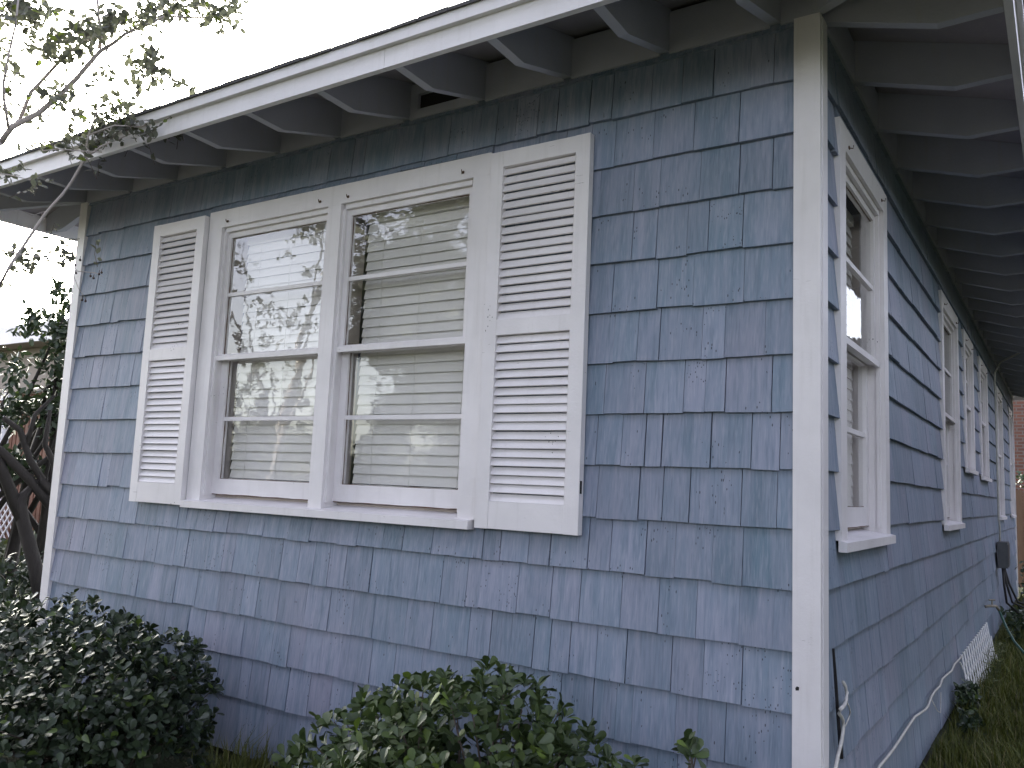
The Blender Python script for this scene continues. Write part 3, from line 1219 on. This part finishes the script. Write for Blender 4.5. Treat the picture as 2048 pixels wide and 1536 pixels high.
# ------------------------------------------------------------------ crape myrtle at the front left
def branch_tree():
    root = thing('crape_myrtle', 'slender pale barked tree with sparse leaves reaching over the left eave', 'tree')
    D = 5.15
    base = Vector((-4.95, -1.35, 0.0))

    def S(u, v, d=D):
        return sight(u, v, d)

    trunk = MB()
    fork = Vector((-4.55, -1.30, 1.15))
    a0 = S(0, 284)
    trunk.tube([base, (base + fork) / 2 + Vector((.03, 0, 0)), fork, fork.lerp(a0, 0.5) + Vector((-.05, 0, .05)), S(-40, 318), a0], [0.060, 0.050, 0.040, 0.028, 0.019, 0.0165], 9)
    trunk.tube([fork, fork.lerp(S(0, 575), 0.5), S(-30, 615, 5.05), S(0, 575, 5.05)], [0.022, 0.015, 0.010, 0.0092], 8)
    trunk.build('trunk', M_BARKP, root, smooth=True)
    L_ = [
        ([(0, 284), (25, 256), (76, 223), (122, 188), (152, 157), (188, 114), (203, 102), (229, 84), (254, 69), (300, 46), (330, 33), (381, 33), (432, 36), (457, 43)], .016, .003, 0.0),
        ([(200, 98), (200, 68), (197, 33), (193, -10)], .010, .006, 0.05),
        ([(25, 256), (41, 241), (63, 188), (86, 157), (117, 124), (142, 104), (183, 74), (228, 51), (269, 33), (305, 18), (345, -5)], .011, .004, 0.1),
        ([(18, 262), (8, 200), (10, 162), (20, 107), (33, 51), (36, -5)], .008, .004, -0.1),
        ([(0, 575), (20, 530), (60, 470), (90, 425), (124, 388), (142, 363), (165, 330), (183, 307)], .009, .006, -0.1),
        ([(183, 307), (203, 292), (240, 276), (262, 268)], .006, .0025, -0.1),
        ([(183, 307), (170, 292), (178, 267), (193, 229), (198, 178), (190, 140), (188, 116)], .005, .003, -0.05),
        ([(84, 301), (120, 300), (152, 302), (203, 305)], .003, .003, -0.15),
        ([(178, 272), (228, 251), (279, 254), (330, 244), (381, 236), (405, 250)], .0045, .002, -0.15),
        ([(228, 251), (250, 225), (275, 190), (265, 160)], .003, .0015, -0.1),
        ([(76, 223), (95, 255), (100, 280), (112, 298)], .003, .0015, 0),
        ([(-5, 345), (30, 350), (60, 362), (82, 355)], .003, .0015, -0.2),
        ([(-5, 500), (49, 512), (125, 521), (145, 540), (190, 548), (205, 552)], .004, .0012, -0.25),
        ([(145, 540), (158, 575), (172, 600)], .002, .001, -0.25),
        ([(229, 84), (262, 92), (290, 110), (318, 135)], .004, .0015, 0.1),
        ([(300, 46), (312, 20), (330, -5)], .003, .002, 0.1),
        ([(122, 188), (140, 150), (150, 120)], .004, .002, 0.1),
        ([(10, 162), (35, 150), (60, 130)], .003, .0015, -0.1),
        ([(90, 425), (62, 430), (40, 418)], .002, .001, -0.1),
    ]
    for pts, r0, r1, dd in L_:
        b_ = MB()
        n = len(pts)
        pp = [S(u, v, D + dd) for u, v in pts]
        b_.tube([p + Vector((R.uniform(-.006, .006), R.uniform(-.006, .006), R.uniform(-.006, .006))) for p in pp], [r0 + (r1 - r0) * i / (n - 1) for i in range(n)], 7)
        b_.build('branch', M_BARKP, root, smooth=True)
    clusters = [(30, 15, 50, 40, 130), (75, 10, 45, 35, 60), (130, 75, 45, 30, 60), (165, 55, 35, 35, 50), (195, 45, 35, 35, 55), (235, 35, 40, 30, 60),
                (290, 20, 45, 25, 60), (340, 15, 40, 25, 55), (390, 12, 45, 25, 65), (440, 25, 35, 22, 45), (470, 12, 25, 18, 20),
                (300, 115, 40, 32, 60), (320, 140, 22, 18, 25), (275, 155, 30, 20, 25), (230, 140, 35, 15, 10), (100, 100, 28, 22, 30), (150, 115, 28, 16, 25),
                (30, 130, 28, 22, 18), (10, 85, 14, 20, 10), (100, 185, 28, 20, 25), (125, 195, 25, 15, 18), (60, 225, 40, 25, 22), (25, 180, 22, 15, 8),
                (215, 200, 40, 18, 26), (180, 235, 38, 24, 46), (255, 205, 25, 15, 14), (250, 235, 40, 14, 30), (350, 172, 28, 14, 12), (385, 178, 18, 12, 8),
                (140, 285, 50, 16, 50), (200, 280, 45, 22, 50), (255, 262, 45, 20, 60), (310, 255, 40, 16, 50), (355, 232, 35, 18, 45), (380, 222, 16, 12, 14),
                (20, 340, 35, 18, 22), (70, 360, 25, 12, 10), (100, 355, 14, 10, 5), (115, 442, 8, 6, 3), (200, 482, 26, 6, 4), (10, 345, 22, 20, 10),
                (20, 495, 30, 22, 18), (60, 515, 40, 25, 20), (110, 500, 40, 30, 22), (20, 545, 25, 18, 10), (130, 520, 20, 18, 12), (185, 170, 12, 25, 6), (210, 230, 16, 16, 8)]
    P_, D_, U_, S_ = [], [], [], []
    tw = MB()
    for u, v, ru, rv, n in clusters:
        dd = R.uniform(-.15, .2)
        k = max(1, n // 3)
        for _ in range(k):
            uu, vv = u + R.gauss(0, ru * .5), v + R.gauss(0, rv * .5)
            tip = S(uu, vv, D + dd + R.gauss(0, .10))
            root_ = tip + Vector((R.gauss(0, .05) - .03, R.gauss(0, .05), R.gauss(-.03, .05)))
            tw.tube([root_, root_.lerp(tip, .5) + Vector((R.gauss(0, .008),) * 3), tip], [.0018, .0014, .001], 4, cap=False)
            ax = (tip - root_).normalized()
            for j in range(6):
                p = root_.lerp(tip, 0.15 + 0.85 * j / 5)
                rnd = Vector((R.gauss(0, 1), R.gauss(0, 1), R.gauss(0, 1))).normalized()
                d_ = (ax * 0.5 + rnd * 0.9 + Vector((0, 0, -.15))).normalized()
                up = Vector((R.gauss(0, .6), R.gauss(0, .6), 1)).normalized()
                P_.append(p)
                D_.append(d_)
                U_.append(up)
                S_.append(R.uniform(.6, 1.15))
    tw.build('twig', M_TWIG, root, fix=False)['kind'] = 'stuff'
    P_, D_, U_, S_ = map(np.array, (P_, D_, U_, S_))
    plant_leaves(root, leaf_shape(0.042, 0.026, 'oval'), P_, frame_mats(D_, U_, S_), M_LEAF_MYRT, NR.random((len(P_), 2)), 300)
    pods = [(290, 272), (296, 268), (316, 274), (392, 248), (400, 252), (408, 251), (412, 256), (252, 260), (198, 548), (187, 556), (181, 552), (203, 545),
            (164, 600), (171, 602), (152, 546), (150, 530), (160, 520)]
    for i, (u, v) in enumerate(pods):
        c = S(u, v, D - (0.15 if v < 400 else 0.25))
        b_ = MB()
        r = 0.0065
        b_.tube([c + Vector((0, 0, -r)), c + Vector((0, 0, -r * .6)), c, c + Vector((0, 0, r * .7)), c + Vector((0, 0, r)), c + Vector((0.002, 0, r * 3.2))], [r * .3, r * .8, r, r * .7, r * .3, r * .15], 7)
        b_.build('seed_pod', M_REDB if i in (2, 5) else M_BERRY, root, smooth=True)


branch_tree()


# ------------------------------------------------------------------ generic trees and hedges
def crown_tree(name, label, base, height, trunk_r, blobs, n, leaf, m, stems=1, bark=M_BARKD, group=None, singles=0, cat='tree', limbs=6, kind_leaf='oval', width=.5):
    root = thing(name, label, cat, group)
    t = MB()
    bx = Vector(base)
    for s in range(stems):
        a = 2 * math.pi * s / max(1, stems) + 0.6
        off = Vector((math.cos(a), math.sin(a), 0)) * (0.25 * (stems > 1))
        top = Vector(blobs[s % len(blobs)][0])
        pts = [bx + off * .3, bx + off + Vector((R.uniform(-.05, .05), R.uniform(-.05, .05), height * .22)), bx.lerp(top, .55) + off + Vector((R.uniform(-.1, .1), R.uniform(-.1, .1), 0)), top]
        t.tube(pts, [trunk_r, trunk_r * .8, trunk_r * .55, trunk_r * .15], 8)
        for _ in range(limbs):
            c, r = blobs[R.randrange(len(blobs))]
            e = Vector(c) + Vector((R.uniform(-1, 1) * r[0], R.uniform(-1, 1) * r[1], R.uniform(-.6, 1) * r[2])) * .8
            f = R.uniform(.35, .8)
            st = pts[1].lerp(pts[2], f) if f < .6 else pts[2].lerp(pts[3], f - .4)
            t.tube([st, st.lerp(e, .5) + Vector((R.uniform(-.1, .1), R.uniform(-.1, .1), R.uniform(-.05, .12))), e], [trunk_r * .35, trunk_r * .22, trunk_r * .06], 6)
    t.build('trunk', bark, root, smooth=True)
    vol = np.array([b_[1][0] * b_[1][1] * b_[1][2] for b_ in blobs]) ** .7
    vol /= vol.sum()
    ci = NR.choice(len(blobs), n, p=vol)
    C_ = np.array([b_[0] for b_ in blobs])[ci]
    R_ = np.array([b_[1] for b_ in blobs])[ci]
    d = unit(NR.normal(size=(n, 3)))
    # clumps: leaves gather around sub-centres
    sub = unit(NR.normal(size=(len(blobs), 26, 3))) * NR.uniform(.45, 1.0, size=(len(blobs), 26, 1))
    sel = sub[ci, NR.integers(0, 26, n)]
    p = C_ + R_ * (sel + d * NR.uniform(.02, .34, size=(n, 1)))
    p[:, 2] = np.maximum(p[:, 2], 0.06)
    dirs = unit(NR.normal(size=(n, 3)) + np.array([0, 0, -.2]))
    ups = unit(NR.normal(size=(n, 3)) * .7 + np.array([0, 0, 1.0]))
    sc = NR.uniform(.7, 1.3, n)
    shp = leaf_shape(leaf, leaf * width, kind_leaf)
    if singles:
        plant_leaves(root, shp, p, frame_mats(dirs, ups, sc), m, NR.random((n, 2)), singles, 'crown')
    else:
        o = leaf_cloud('crown', shp, p, frame_mats(dirs, ups, sc), m, NR.random((n, 2)), root)
        if cat == 'shrub':
            o['kind'] = 'stuff'
    return root


# dark evergreen with bent stems behind the left corner
eg = crown_tree('evergreen_tree', 'dark evergreen with bent multiple stems beyond the left corner of the house', (-7.30, 0.95, 0), 1.9, 0.085,
                [((-6.60, 0.92, 2.12), (0.46, 0.6, 0.50)), ((-6.60, 1.0, 2.75), (0.40, 0.4, 0.35)), ((-7.0, 0.60, 1.45), (0.40, 0.5, 0.16)), ((-6.35, 1.05, 2.30), (0.4, .4, .5))],
                4600, 0.075, M_LEAF_DARK, stems=3, singles=300, limbs=7, width=.42)
bt = MB()
for pts, r0, r1 in ([[(90, 1240), (70, 1130), (45, 1040), (40, 1000), (80, 960), (120, 1000)], .058, .042], [[(45, 1040), (0, 930), (-30, 880)], .05, .03],
                    [[(100, 1010), (60, 960), (0, 900), (-20, 890)], .04, .03], [[(85, 960), (60, 920), (40, 860), (5, 835)], .03, .02],
                    [[(50, 900), (70, 830), (110, 790)], .02, .012], [[(120, 1000), (110, 930), (90, 890), (100, 820)], .035, .015]):
    pp = [sight(u, v, 7.6) for u, v in pts]
    n = len(pp)
    bt.tube(pp, [r0 + (r1 - r0) * i / (n - 1) for i in range(n)], 8)
bt.build('branch', M_BARKD, eg, smooth=True)

crown_tree('shrub', 'low dark groundcover shrub at the foot of the evergreen by the left corner', (-6.3, .6, 0), .4, .02,
           [((-5.9, .25, .30), (.55, .5, .30)), ((-6.6, .9, .35), (.7, .6, .38)), ((-5.5, -.35, .2), (.5, .45, .25)), ((-7.6, .9, .3), (.7, .6, .35))],
           3600, .06, M_LEAF_DARK, cat='shrub', limbs=12)
crown_tree('shrub', 'pale sunlit shrub in front of the neighbouring porch', (-9.6, 2.4, 0), .5, .02,
           [((-9.4, 2.4, .42), (.7, .6, .35)), ((-10.4, 2.2, .35), (.7, .6, .3))], 1700, .08, M_LEAF_TREE, cat='shrub', limbs=8)

# unseen trees: some mirrored in the window panes, others added to hold back light
yard = [
    ('tall broad oak across the front yard, mirrored in the right panes', (-7.6, -9.6, 0), [((-7.4, -9.4, 4.6), (2.8, 2.6, 2.2)), ((-5.6, -10.6, 5.4), (2.4, 2.4, 2.2)), ((-8.6, -8.8, 2.4), (1.6, 1.6, 1.4)), ((-9.2, -8.7, 4.4), (1.7, 1.7, 1.5))], 16000),
    ('thin half bare tree at the street corner, mirrored in the left panes', (-11.2, -7.2, 0), [((-11.2, -7.2, 3.0), (1.2, 1.2, 1.0)), ((-12.4, -5.6, 4.8), (1.6, 1.6, 1.5))], 260),
    ('small round street tree far across from the front wall', (2.5, -19.0, 0), [((2.5, -19.0, 3.2), (2.0, 2.0, 1.5))], 2200),
    ('unseen live oak canopy added over the front yard to hold back sky light', (-1.0, -11.0, 0), [((-3.5, -8.6, 8.2), (3.2, 3.0, 1.3)), ((1.5, -8.8, 8.6), (3.4, 3.0, 1.3)), ((-1.0, -13.0, 9.4), (4.5, 3.6, 1.6)), ((5.0, -9.0, 8.2), (2.8, 3.2, 1.4)), ((-6.5, -9.0, 8.6), (2.4, 3.0, 1.2)), ((0.5, -7.4, 7.2), (4.2, 2.0, 1.0)), ((-5.5, -7.6, 7.6), (2.6, 2.2, 1.0)), ((5.2, -6.2, 7.0), (2.8, 2.2, 1.2))], 30000),  # added overhead crown, dims the sky light on the front
    ('unseen round tree added beside the right hand boundary to block light', (6.2, -2.4, 0), [((6.2, -2.4, 4.2), (2.2, 3.0, 2.6)), ((5.6, -1.2, 2.2), (1.2, 2.0, 1.5))], 8000),  # this and the next two are added to darken the side wall
    ('unseen dense tree added beside the long side wall to block light', (5.2, 4.0, 0), [((5.2, 4.0, 3.9), (1.9, 3.2, 2.6)), ((4.6, 5.6, 2.0), (1.0, 2.6, 1.4)), ((4.8, 1.4, 2.2), (1.0, 1.8, 1.5))], 9000),
    ('unseen dense tree added at the far end of the side yard to block light', (5.6, 10.5, 0), [((5.6, 10.5, 4.2), (2.0, 3.4, 2.8)), ((5.0, 12.2, 2.0), (1.2, 2.0, 1.4))], 7000),
]
for lab, b_, blobs, n in yard:
    crown_tree('yard_tree', lab, b_, 3.5, .17, blobs, n, .26, M_LEAF_TREE, group='trees around the yard', limbs=9)
crown_tree('hedge', 'unseen dense hedge along the street, shaped to darken the lower pane reflections', (-8, -9.0, 0), .8, .03,
           [((-16.5 + 2.2 * i, -9.6 + .18 * i, 1.15), (1.6, .7, 1.45)) for i in range(14)], 24000, .2, M_LEAF_TREE, cat='shrub', limbs=10)  # raised dense so the lower panes mirror no bright sky


# ------------------------------------------------------------------ neighbouring house, left
def neighbour():
    t = thing('neighbour_house', 'low neighbouring house with a screened brown porch at the far left', 'house')
    ax = Vector((-14.0, 3.2, 0))
    w = MB()
    w.box((-20.0, 4.9, 0), (-13.2, 11.0, 3.3))
    w.build('wall', M_NWALL, t)
    r = MB()
    r.hexa([(-20.5, 2.55, 3.66), (-12.3, 2.55, 3.66), (-12.3, 11.5, 3.66), (-20.5, 11.5, 3.66), (-20.5, 2.55, 3.78), (-12.3, 2.55, 3.78), (-12.3, 11.5, 4.3), (-20.5, 11.5, 4.3)])
    ro_ = r.build('roof', M_ROOF, t)
    f = MB()
    f.box((-20.6, 2.50, 3.46), (-12.25, 2.545, 3.76))
    f.build('fascia', M_TRIM, ro_)
    s = MB()
    s.box((-20.5, 2.56, 3.46), (-12.3, 4.88, 3.50))
    s.build('soffit', M_NTAN, ro_)
    b_ = MB()
    b_.box((-20.4, 2.9, 2.70), (-12.6, 3.05, 3.45))
    b_.build('beam', M_NTAN, t)
    for x_ in (-13.15, -15.2, -17.4):
        c = MB()
        c.tube([(x_, 3.0, 0), (x_, 3.0, .12), (x_, 3.0, .13), (x_, 3.0, 2.55), (x_, 3.0, 2.57), (x_, 3.0, 2.70)], [.14, .14, .095, .085, .13, .13], 16)
        c.build('column', M_TRIM, t)
    for x0_, x1_, nm, mm in ((-15.05, -13.28, 'screen', M_NBROWN), (-17.25, -15.35, 'screen', M_NBROWN)):
        g_ = MB()
        # a screen of upright and cross slats with small square holes
        n = 14
        for i in range(n + 1):
            u = x0_ + (x1_ - x0_) * i / n
            g_.box((u - .045, 3.02, .15), (u + .045, 3.04, 2.68))
        for k in range(22):
            z = .2 + k * .115
            g_.box((x0_, 3.041, z - .04), (x1_, 3.055, z + .04))
        g_.build(nm, mm, t)
    l = MB()
    for i in range(26):
        x_ = -19 + i * .17
        l.hexa([(x_, 2.80, 0.1), (x_ + .03, 2.80, 0.1), (x_ + .03, 2.82, 0.1), (x_, 2.82, 0.1), (x_ + .9, 2.80, 1.0), (x_ + .93, 2.80, 1.0), (x_ + .93, 2.82, 1.0), (x_ + .9, 2.82, 1.0)])
        l.hexa([(x_ + .9, 2.825, 0.1), (x_ + .93, 2.825, 0.1), (x_ + .93, 2.84, 0.1), (x_ + .9, 2.84, 0.1), (x_, 2.825, 1.0), (x_ + .03, 2.825, 1.0), (x_ + .03, 2.84, 1.0), (x_, 2.84, 1.0)])
    lo_ = l.build('lattice_skirt', M_TRIM, t)
    lo_['kind'] = 'stuff'
    fl = MB()
    fl.box((-20.0, 2.9, .0), (-12.9, 4.88, .18))
    fl.build('porch_floor', M_PATH, t)
    for y_ in (3.1, 3.5):
        pass
    d = MB()
    d.box((-12.62, 3.0, .3), (-12.56, 3.06, 3.3))
    d.build('downspout', M_TRIM, t)
    t.location = (0.4, 1.5, 0)


neighbour()


# ------------------------------------------------------------------ right side: far end
def far_end():
    t = thing('brick_building', 'red brown brick building past the far end of the side wall', 'building')
    w = MB()
    w.box((-1.2, 19.0, 0), (9, 25, 5.2))
    w.build('wall', M_BRICK, t)
    r = MB()
    r.box((-1.5, 18.7, 5.202), (9.3, 25.3, 5.4))
    r.build('roof', M_ROOF, t)
    f = thing('board_fence', 'brown weathered board fence across the far end of the side yard', 'fence')
    me = {}
    x_ = -0.10
    i = 0
    while x_ < 6.5:
        w_ = 0.14
        k = i % 4
        if k not in me:
            b_ = MB()
            h = 1.75 + R.uniform(-.03, .03)
            b_.hexa([(0, 0, 0.03), (w_ - .008, 0, 0.03), (w_ - .008, .02, 0.03), (0, .02, 0.03), (0, 0, h), (w_ - .008, 0, h), (w_ - .008, .02, h), (0, .02, h)])
            me[k] = b_.mesh('board', M_FENCE)
        link('board', me[k], f, (x_, 15.0 + R.uniform(-.006, .006), 0))
        x_ += w_
        i += 1
    rl = MB()
    rl.box((-0.1, 15.03, .4), (6.5, 15.08, .5))
    rl.build('rail', M_FENCE, f)
    rl = MB()
    rl.box((-0.1, 15.03, 1.3), (6.5, 15.08, 1.4))
    rl.build('rail', M_FENCE, f)
    crown_tree('shrub', 'dark green shrub in front of the brick building at the far end', (1.2, 16.6, 0), 1.4, .04,
               [((0.6, 16.6, 2.0), (.9, .7, .55)), ((1.8, 16.8, 1.9), (.9, .7, .7))], 1800, .1, M_LEAF_DARK, cat='shrub')
    crown_tree('shrub', 'ragged dark shrub against the side wall behind the garden hose', (.35, 8.6, 0), .4, .015,
               [((.30, 7.8, .22), (.22, .5, .22)), ((.42, 9.6, .30), (.30, .8, .30)), ((.5, 11.5, .4), (.4, 1.0, .4))], 2200, .06, M_LEAF_DARK, cat='shrub', limbs=8)


far_end()

# meter box with conduit and loose cables
mt = thing('meter_box', 'grey utility box with conduit low on the far side wall', 'utility box')
b = MB()
b.box((0.012, 8.50, G - .40), (0.115, 8.86, G - .10))
b.build('box', M_METER, mt)
b = MB()
b.box((0.1155, 8.53, G - .38), (0.124, 8.83, G - .13))
b.build('cover', M_METER, mt)
b = MB()
b.tube([(.035, 8.64, G - .098), (.035, 8.64, G + .10), (.03, 8.58, G + .16), (.03, 8.56, G + 1.2), (.032, 8.5, G + 1.9), (.10, 8.42, G + 2.02), (.30, 8.3, G + 2.10)], .011, 7)
b.build('conduit', M_CABLE, mt, smooth=True)
for k in range(3):
    b = MB()
    y_ = 8.55 + .12 * k
    b.tube([(.06, y_, G - .398), (.07 + .02 * k, y_ + .02, G - .6), (.09 + .05 * k, y_ + .05, G - .8), (.2 + .2 * k, y_ + .2, G - .92), (.55 + .3 * k, y_ + .6, G - .80 + .05 * k)], .013, 6)
    b.build('cable', M_BLACK, mt, smooth=True)

# garden tap and hose
tp = thing('garden_tap', 'old garden tap standing off the side wall', 'tap')
b = MB()
b.tube([(.012, 6.60, G - .665), (.05, 6.62, G - .655), (.10, 6.70, G - .66), (.125, 6.72, G - .70)], .014, 8)
b.build('pipe', M_BRASS, tp, smooth=True)
b = MB()
b.tube([(.07, 6.65, G - .648), (.07, 6.65, G - .60)], .007, 6)
b.tube([(.045, 6.63, G - .60), (.095, 6.67, G - .598)], .008, 6)
b.build('handle', M_BRASS, tp)
hz = MB()
pts = [(.126, 6.72, G - .705), (.15, 6.70, G - .76), (.20, 6.55, G - .85), (.27, 6.3, G - .93), (.36, 6.1, G - 1.0), (.5, 6.0, G - 1.09), (.8, 6.1, G - 1.13), (1.3, 6.5, G - 1.13)]
hz.tube(pts, .011, 7)
tag(hz.build('garden_hose', M_HOSE, smooth=True), 'green garden hose running from the tap into the grass', 'hose')

# lattice vent panel leaning on the foot of the wall
lt = thing('lattice_panel', 'small white diagonal lattice panel leaning against the foot of the side wall', 'lattice panel')


def latt(s, t_, layer):
    """s along, t_ up the panel -> world"""
    y_ = 4.12 + s
    z = G - 1.13 + t_ * .97
    x_ = .105 - t_ * .24 + s * .004 - layer * .008
    return (x_, y_, z)


W_, H_ = 2.35, .345
k = -H_
while k < W_:
    for sg in (0, 1):
        s0, s1 = (k, k + H_) if sg == 0 else (k + H_, k)
        t0, t1 = 0.0, H_
        # clip to panel
        def clip(s0, t0, s1, t1):
            if s0 > s1:
                a = clip(s1, t1, s0, t0)
                return None if a is None else (a[2], a[3], a[0], a[1])
            if s1 <= 0 or s0 >= W_:
                return None
            if s0 < 0:
                f_ = (0 - s0) / (s1 - s0)
                s0, t0 = 0, t0 + (t1 - t0) * f_
            if s1 > W_:
                f_ = (W_ - s0) / (s1 - s0)
                s1, t1 = W_, t0 + (t1 - t0) * f_
            return s0, t0, s1, t1
        c = clip(s0, t0, s1, t1)
        if c and abs(c[0] - c[2]) > .03:
            hw = .0115
            b = MB()
            A = [latt(c[0] - hw, c[1], sg), latt(c[0] + hw, c[1], sg), latt(c[2] + hw, c[3], sg), latt(c[2] - hw, c[3], sg)]
            B = [(x_ + .0075, y_, z) for x_, y_, z in A]
            b.hexa(A + B)
            b.build('slat', M_LATT, lt)
    k += .155

# loose white cable up by the corner, tied in a knot, and a second run along the foot of the wall
SIDE = side['P']
c1 = MB()
c1.tube([SIDE(u, d, z) for u, d, z in [(.247, .022, -.335), (.275, .024, -.355), (.292, .026, -.380), (.262, .03, -.395), (.232, .034, -.400), (.175, .04, -.402), (.135, .036, -.408),
                                       (.145, .03, -.425), (.20, .026, -.447), (.234, .024, -.468), (.240, .024, -.495), (.20, .026, -.53), (.127, .03, -.56), (.06, .034, -.60), (-.02, .05, -.68), (-.05, .07, -1.1)]],
        [.0065] * 16, 7)
c1.tube([SIDE(u, d, z) for u, d, z in [(.225, .036, -.395), (.27, .036, -.42), (.31, .034, -.45), (.29, .03, -.475), (.245, .028, -.49)]], .003, 5)
tag(c1.build('cable', M_CABLE, smooth=True), 'white cable knotted on a black strip beside the corner board', 'cable')
c2 = MB()
c2.tube([SIDE(u, d, z) for u, d, z in [(.45, .05, -1.05), (.75, .026, -.86), (.927, .022, -.795), (1.1, .022, -.80), (1.268, .02, -.806), (1.45, .022, -.80), (1.647, .02, -.797), (1.80, .022, -.79), (1.952, .02, -.792),
                                       (2.15, .022, -.81), (2.343, .02, -.83), (2.45, .022, -.828), (2.55, .024, -.80), (2.75, .02, -.80), (2.995, .02, -.812), (3.1, .022, -.785), (3.35, .02, -.80), (3.646, .02, -.818), (3.814, .02, -.80), (4.21, .03, -.80)]], .0062, 6)
c2.tube([SIDE(u, d, z) for u, d, z in [(2.55, .026, -.81), (2.6, .05, -.88), (2.75, .05, -.92), (2.95, .03, -.84)]], .0025, 5)
tag(c2.build('cable', M_CABLE, smooth=True), 'long kinked white cable clipped along the foot of the side wall', 'cable')
c3 = MB()
c3.tube([SIDE(u, d, z) for u, d, z in [(.140, .012, -.205), (.175, .012, -.32), (.205, .012, -.43), (.235, .012, -.52), (.262, .012, -.605)]], [.0045, .006, .006, .007, .008], 6)
tag(c3.build('black_strip', M_BLACK), 'thin black rubber strip hanging down the shingles beside the corner board', 'strip')

# ------------------------------------------------------------------ grass and weeds
def grass(name, label, n, area, hmin, hmax, dens=None):
    x = NR.uniform(area[0], area[1], n)
    y = area[2] + (area[3] - area[2]) * NR.random(n) ** 1.5
    h = NR.uniform(hmin, hmax, n) * (0.6 + 0.9 * NR.random(n) ** 2)
    clump = 0.55 + 0.9 * (np.sin(x * 5.1 + y * 2.3) * np.sin(y * 3.7 - x * 2.2) * .5 + .5)
    h *= clump
    a = NR.uniform(0, 2 * np.pi, n)
    lean = NR.uniform(.15, .9, n)
    w = NR.uniform(.002, .0042, n)
    dx, dy = np.cos(a), np.sin(a)
    V = np.zeros((n, 5, 3))
    b0 = np.stack([x, y, np.zeros(n)], 1)
    sidev = np.stack([-dy * w, dx * w, np.zeros(n)], 1)
    midp = b0 + np.stack([dx * lean * h * .3, dy * lean * h * .3, h * .6], 1)
    tip = b0 + np.stack([dx * lean * h * .9, dy * lean * h * .9, h * .95], 1)
    V[:, 0], V[:, 1] = b0 - sidev, b0 + sidev
    V[:, 2], V[:, 3] = midp + sidev * .8, midp - sidev * .8
    V[:, 4] = tip
    F = np.concatenate([np.stack([np.array([0, 1, 2]), np.array([0, 2, 3]), np.array([3, 2, 4])])[None] + (np.arange(n) * 5)[:, None, None]])
    tints = np.repeat(NR.random((n, 2)), 3, axis=0)
    me = arrays_mesh(name, V.reshape(-1, 3), F.reshape(-1, 3), M_GRASS, tints)
    return tag(link(name, me), label, kind='stuff')


grass('grass', 'shaggy green grass along the long side wall', 95000, (0.03, 2.2, 0.9, 13.5), .045, .13)
grass('grass', 'grass tufts at the foot of the front wall', 1600, (-2.75, -2.05, -0.42, -0.03), .06, .16)
grass('grass', 'grass left of the house below the evergreen', 9000, (-9.5, -4.6, -0.9, 2.2), .08, .22)

crown_tree('shrub', 'small dark weedy clump at the foot of the side wall just before the white lattice', (.12, 3.9, 0), .15, .006,
           [((.10, 3.85, .13), (.06, .22, .12)), ((.14, 3.45, .06), (.06, .22, .07))], 600, .045, M_LEAF_DARK, cat='shrub', limbs=5)
wd = thing('weed', 'thin green weed stems growing up through the white lattice', 'weed')
s_ = MB()
P_, D_, U_, S_ = [], [], [], []
for i in range(16):
    y0_ = 4.3 + R.random() * 1.6
    x0_ = .16 + R.random() * .06
    p0 = Vector((x0_, y0_, 0))
    p1 = p0 + Vector((R.uniform(-.02, .05), R.uniform(.0, .25), R.uniform(.15, .25)))
    p2 = p1 + Vector((R.uniform(-.03, .05), R.uniform(.0, .25), R.uniform(.08, .2)))
    s_.tube([p0, p1, p2], [.003, .0025, .0012], 4, cap=False)
    for j in range(7):
        f_ = R.random()
        p = p0.lerp(p1, f_) if R.random() < .4 else p1.lerp(p2, f_)
        P_.append(p); D_.append((R.gauss(0, 1), R.gauss(0, 1), .3)); U_.append((R.gauss(0, .4), R.gauss(0, .4), 1)); S_.append(R.uniform(.6, 1.2))
s_.build('stem', M_GRASS, wd, fix=False)['kind'] = 'stuff'
o = leaf_cloud('leaf', leaf_shape(.06, .014, 'lance'), np.array(P_), frame_mats(np.array(D_), np.array(U_), np.array(S_)), M_GRASS, NR.random((len(P_), 2)) * [1, .9], wd)
o['kind'] = 'stuff'
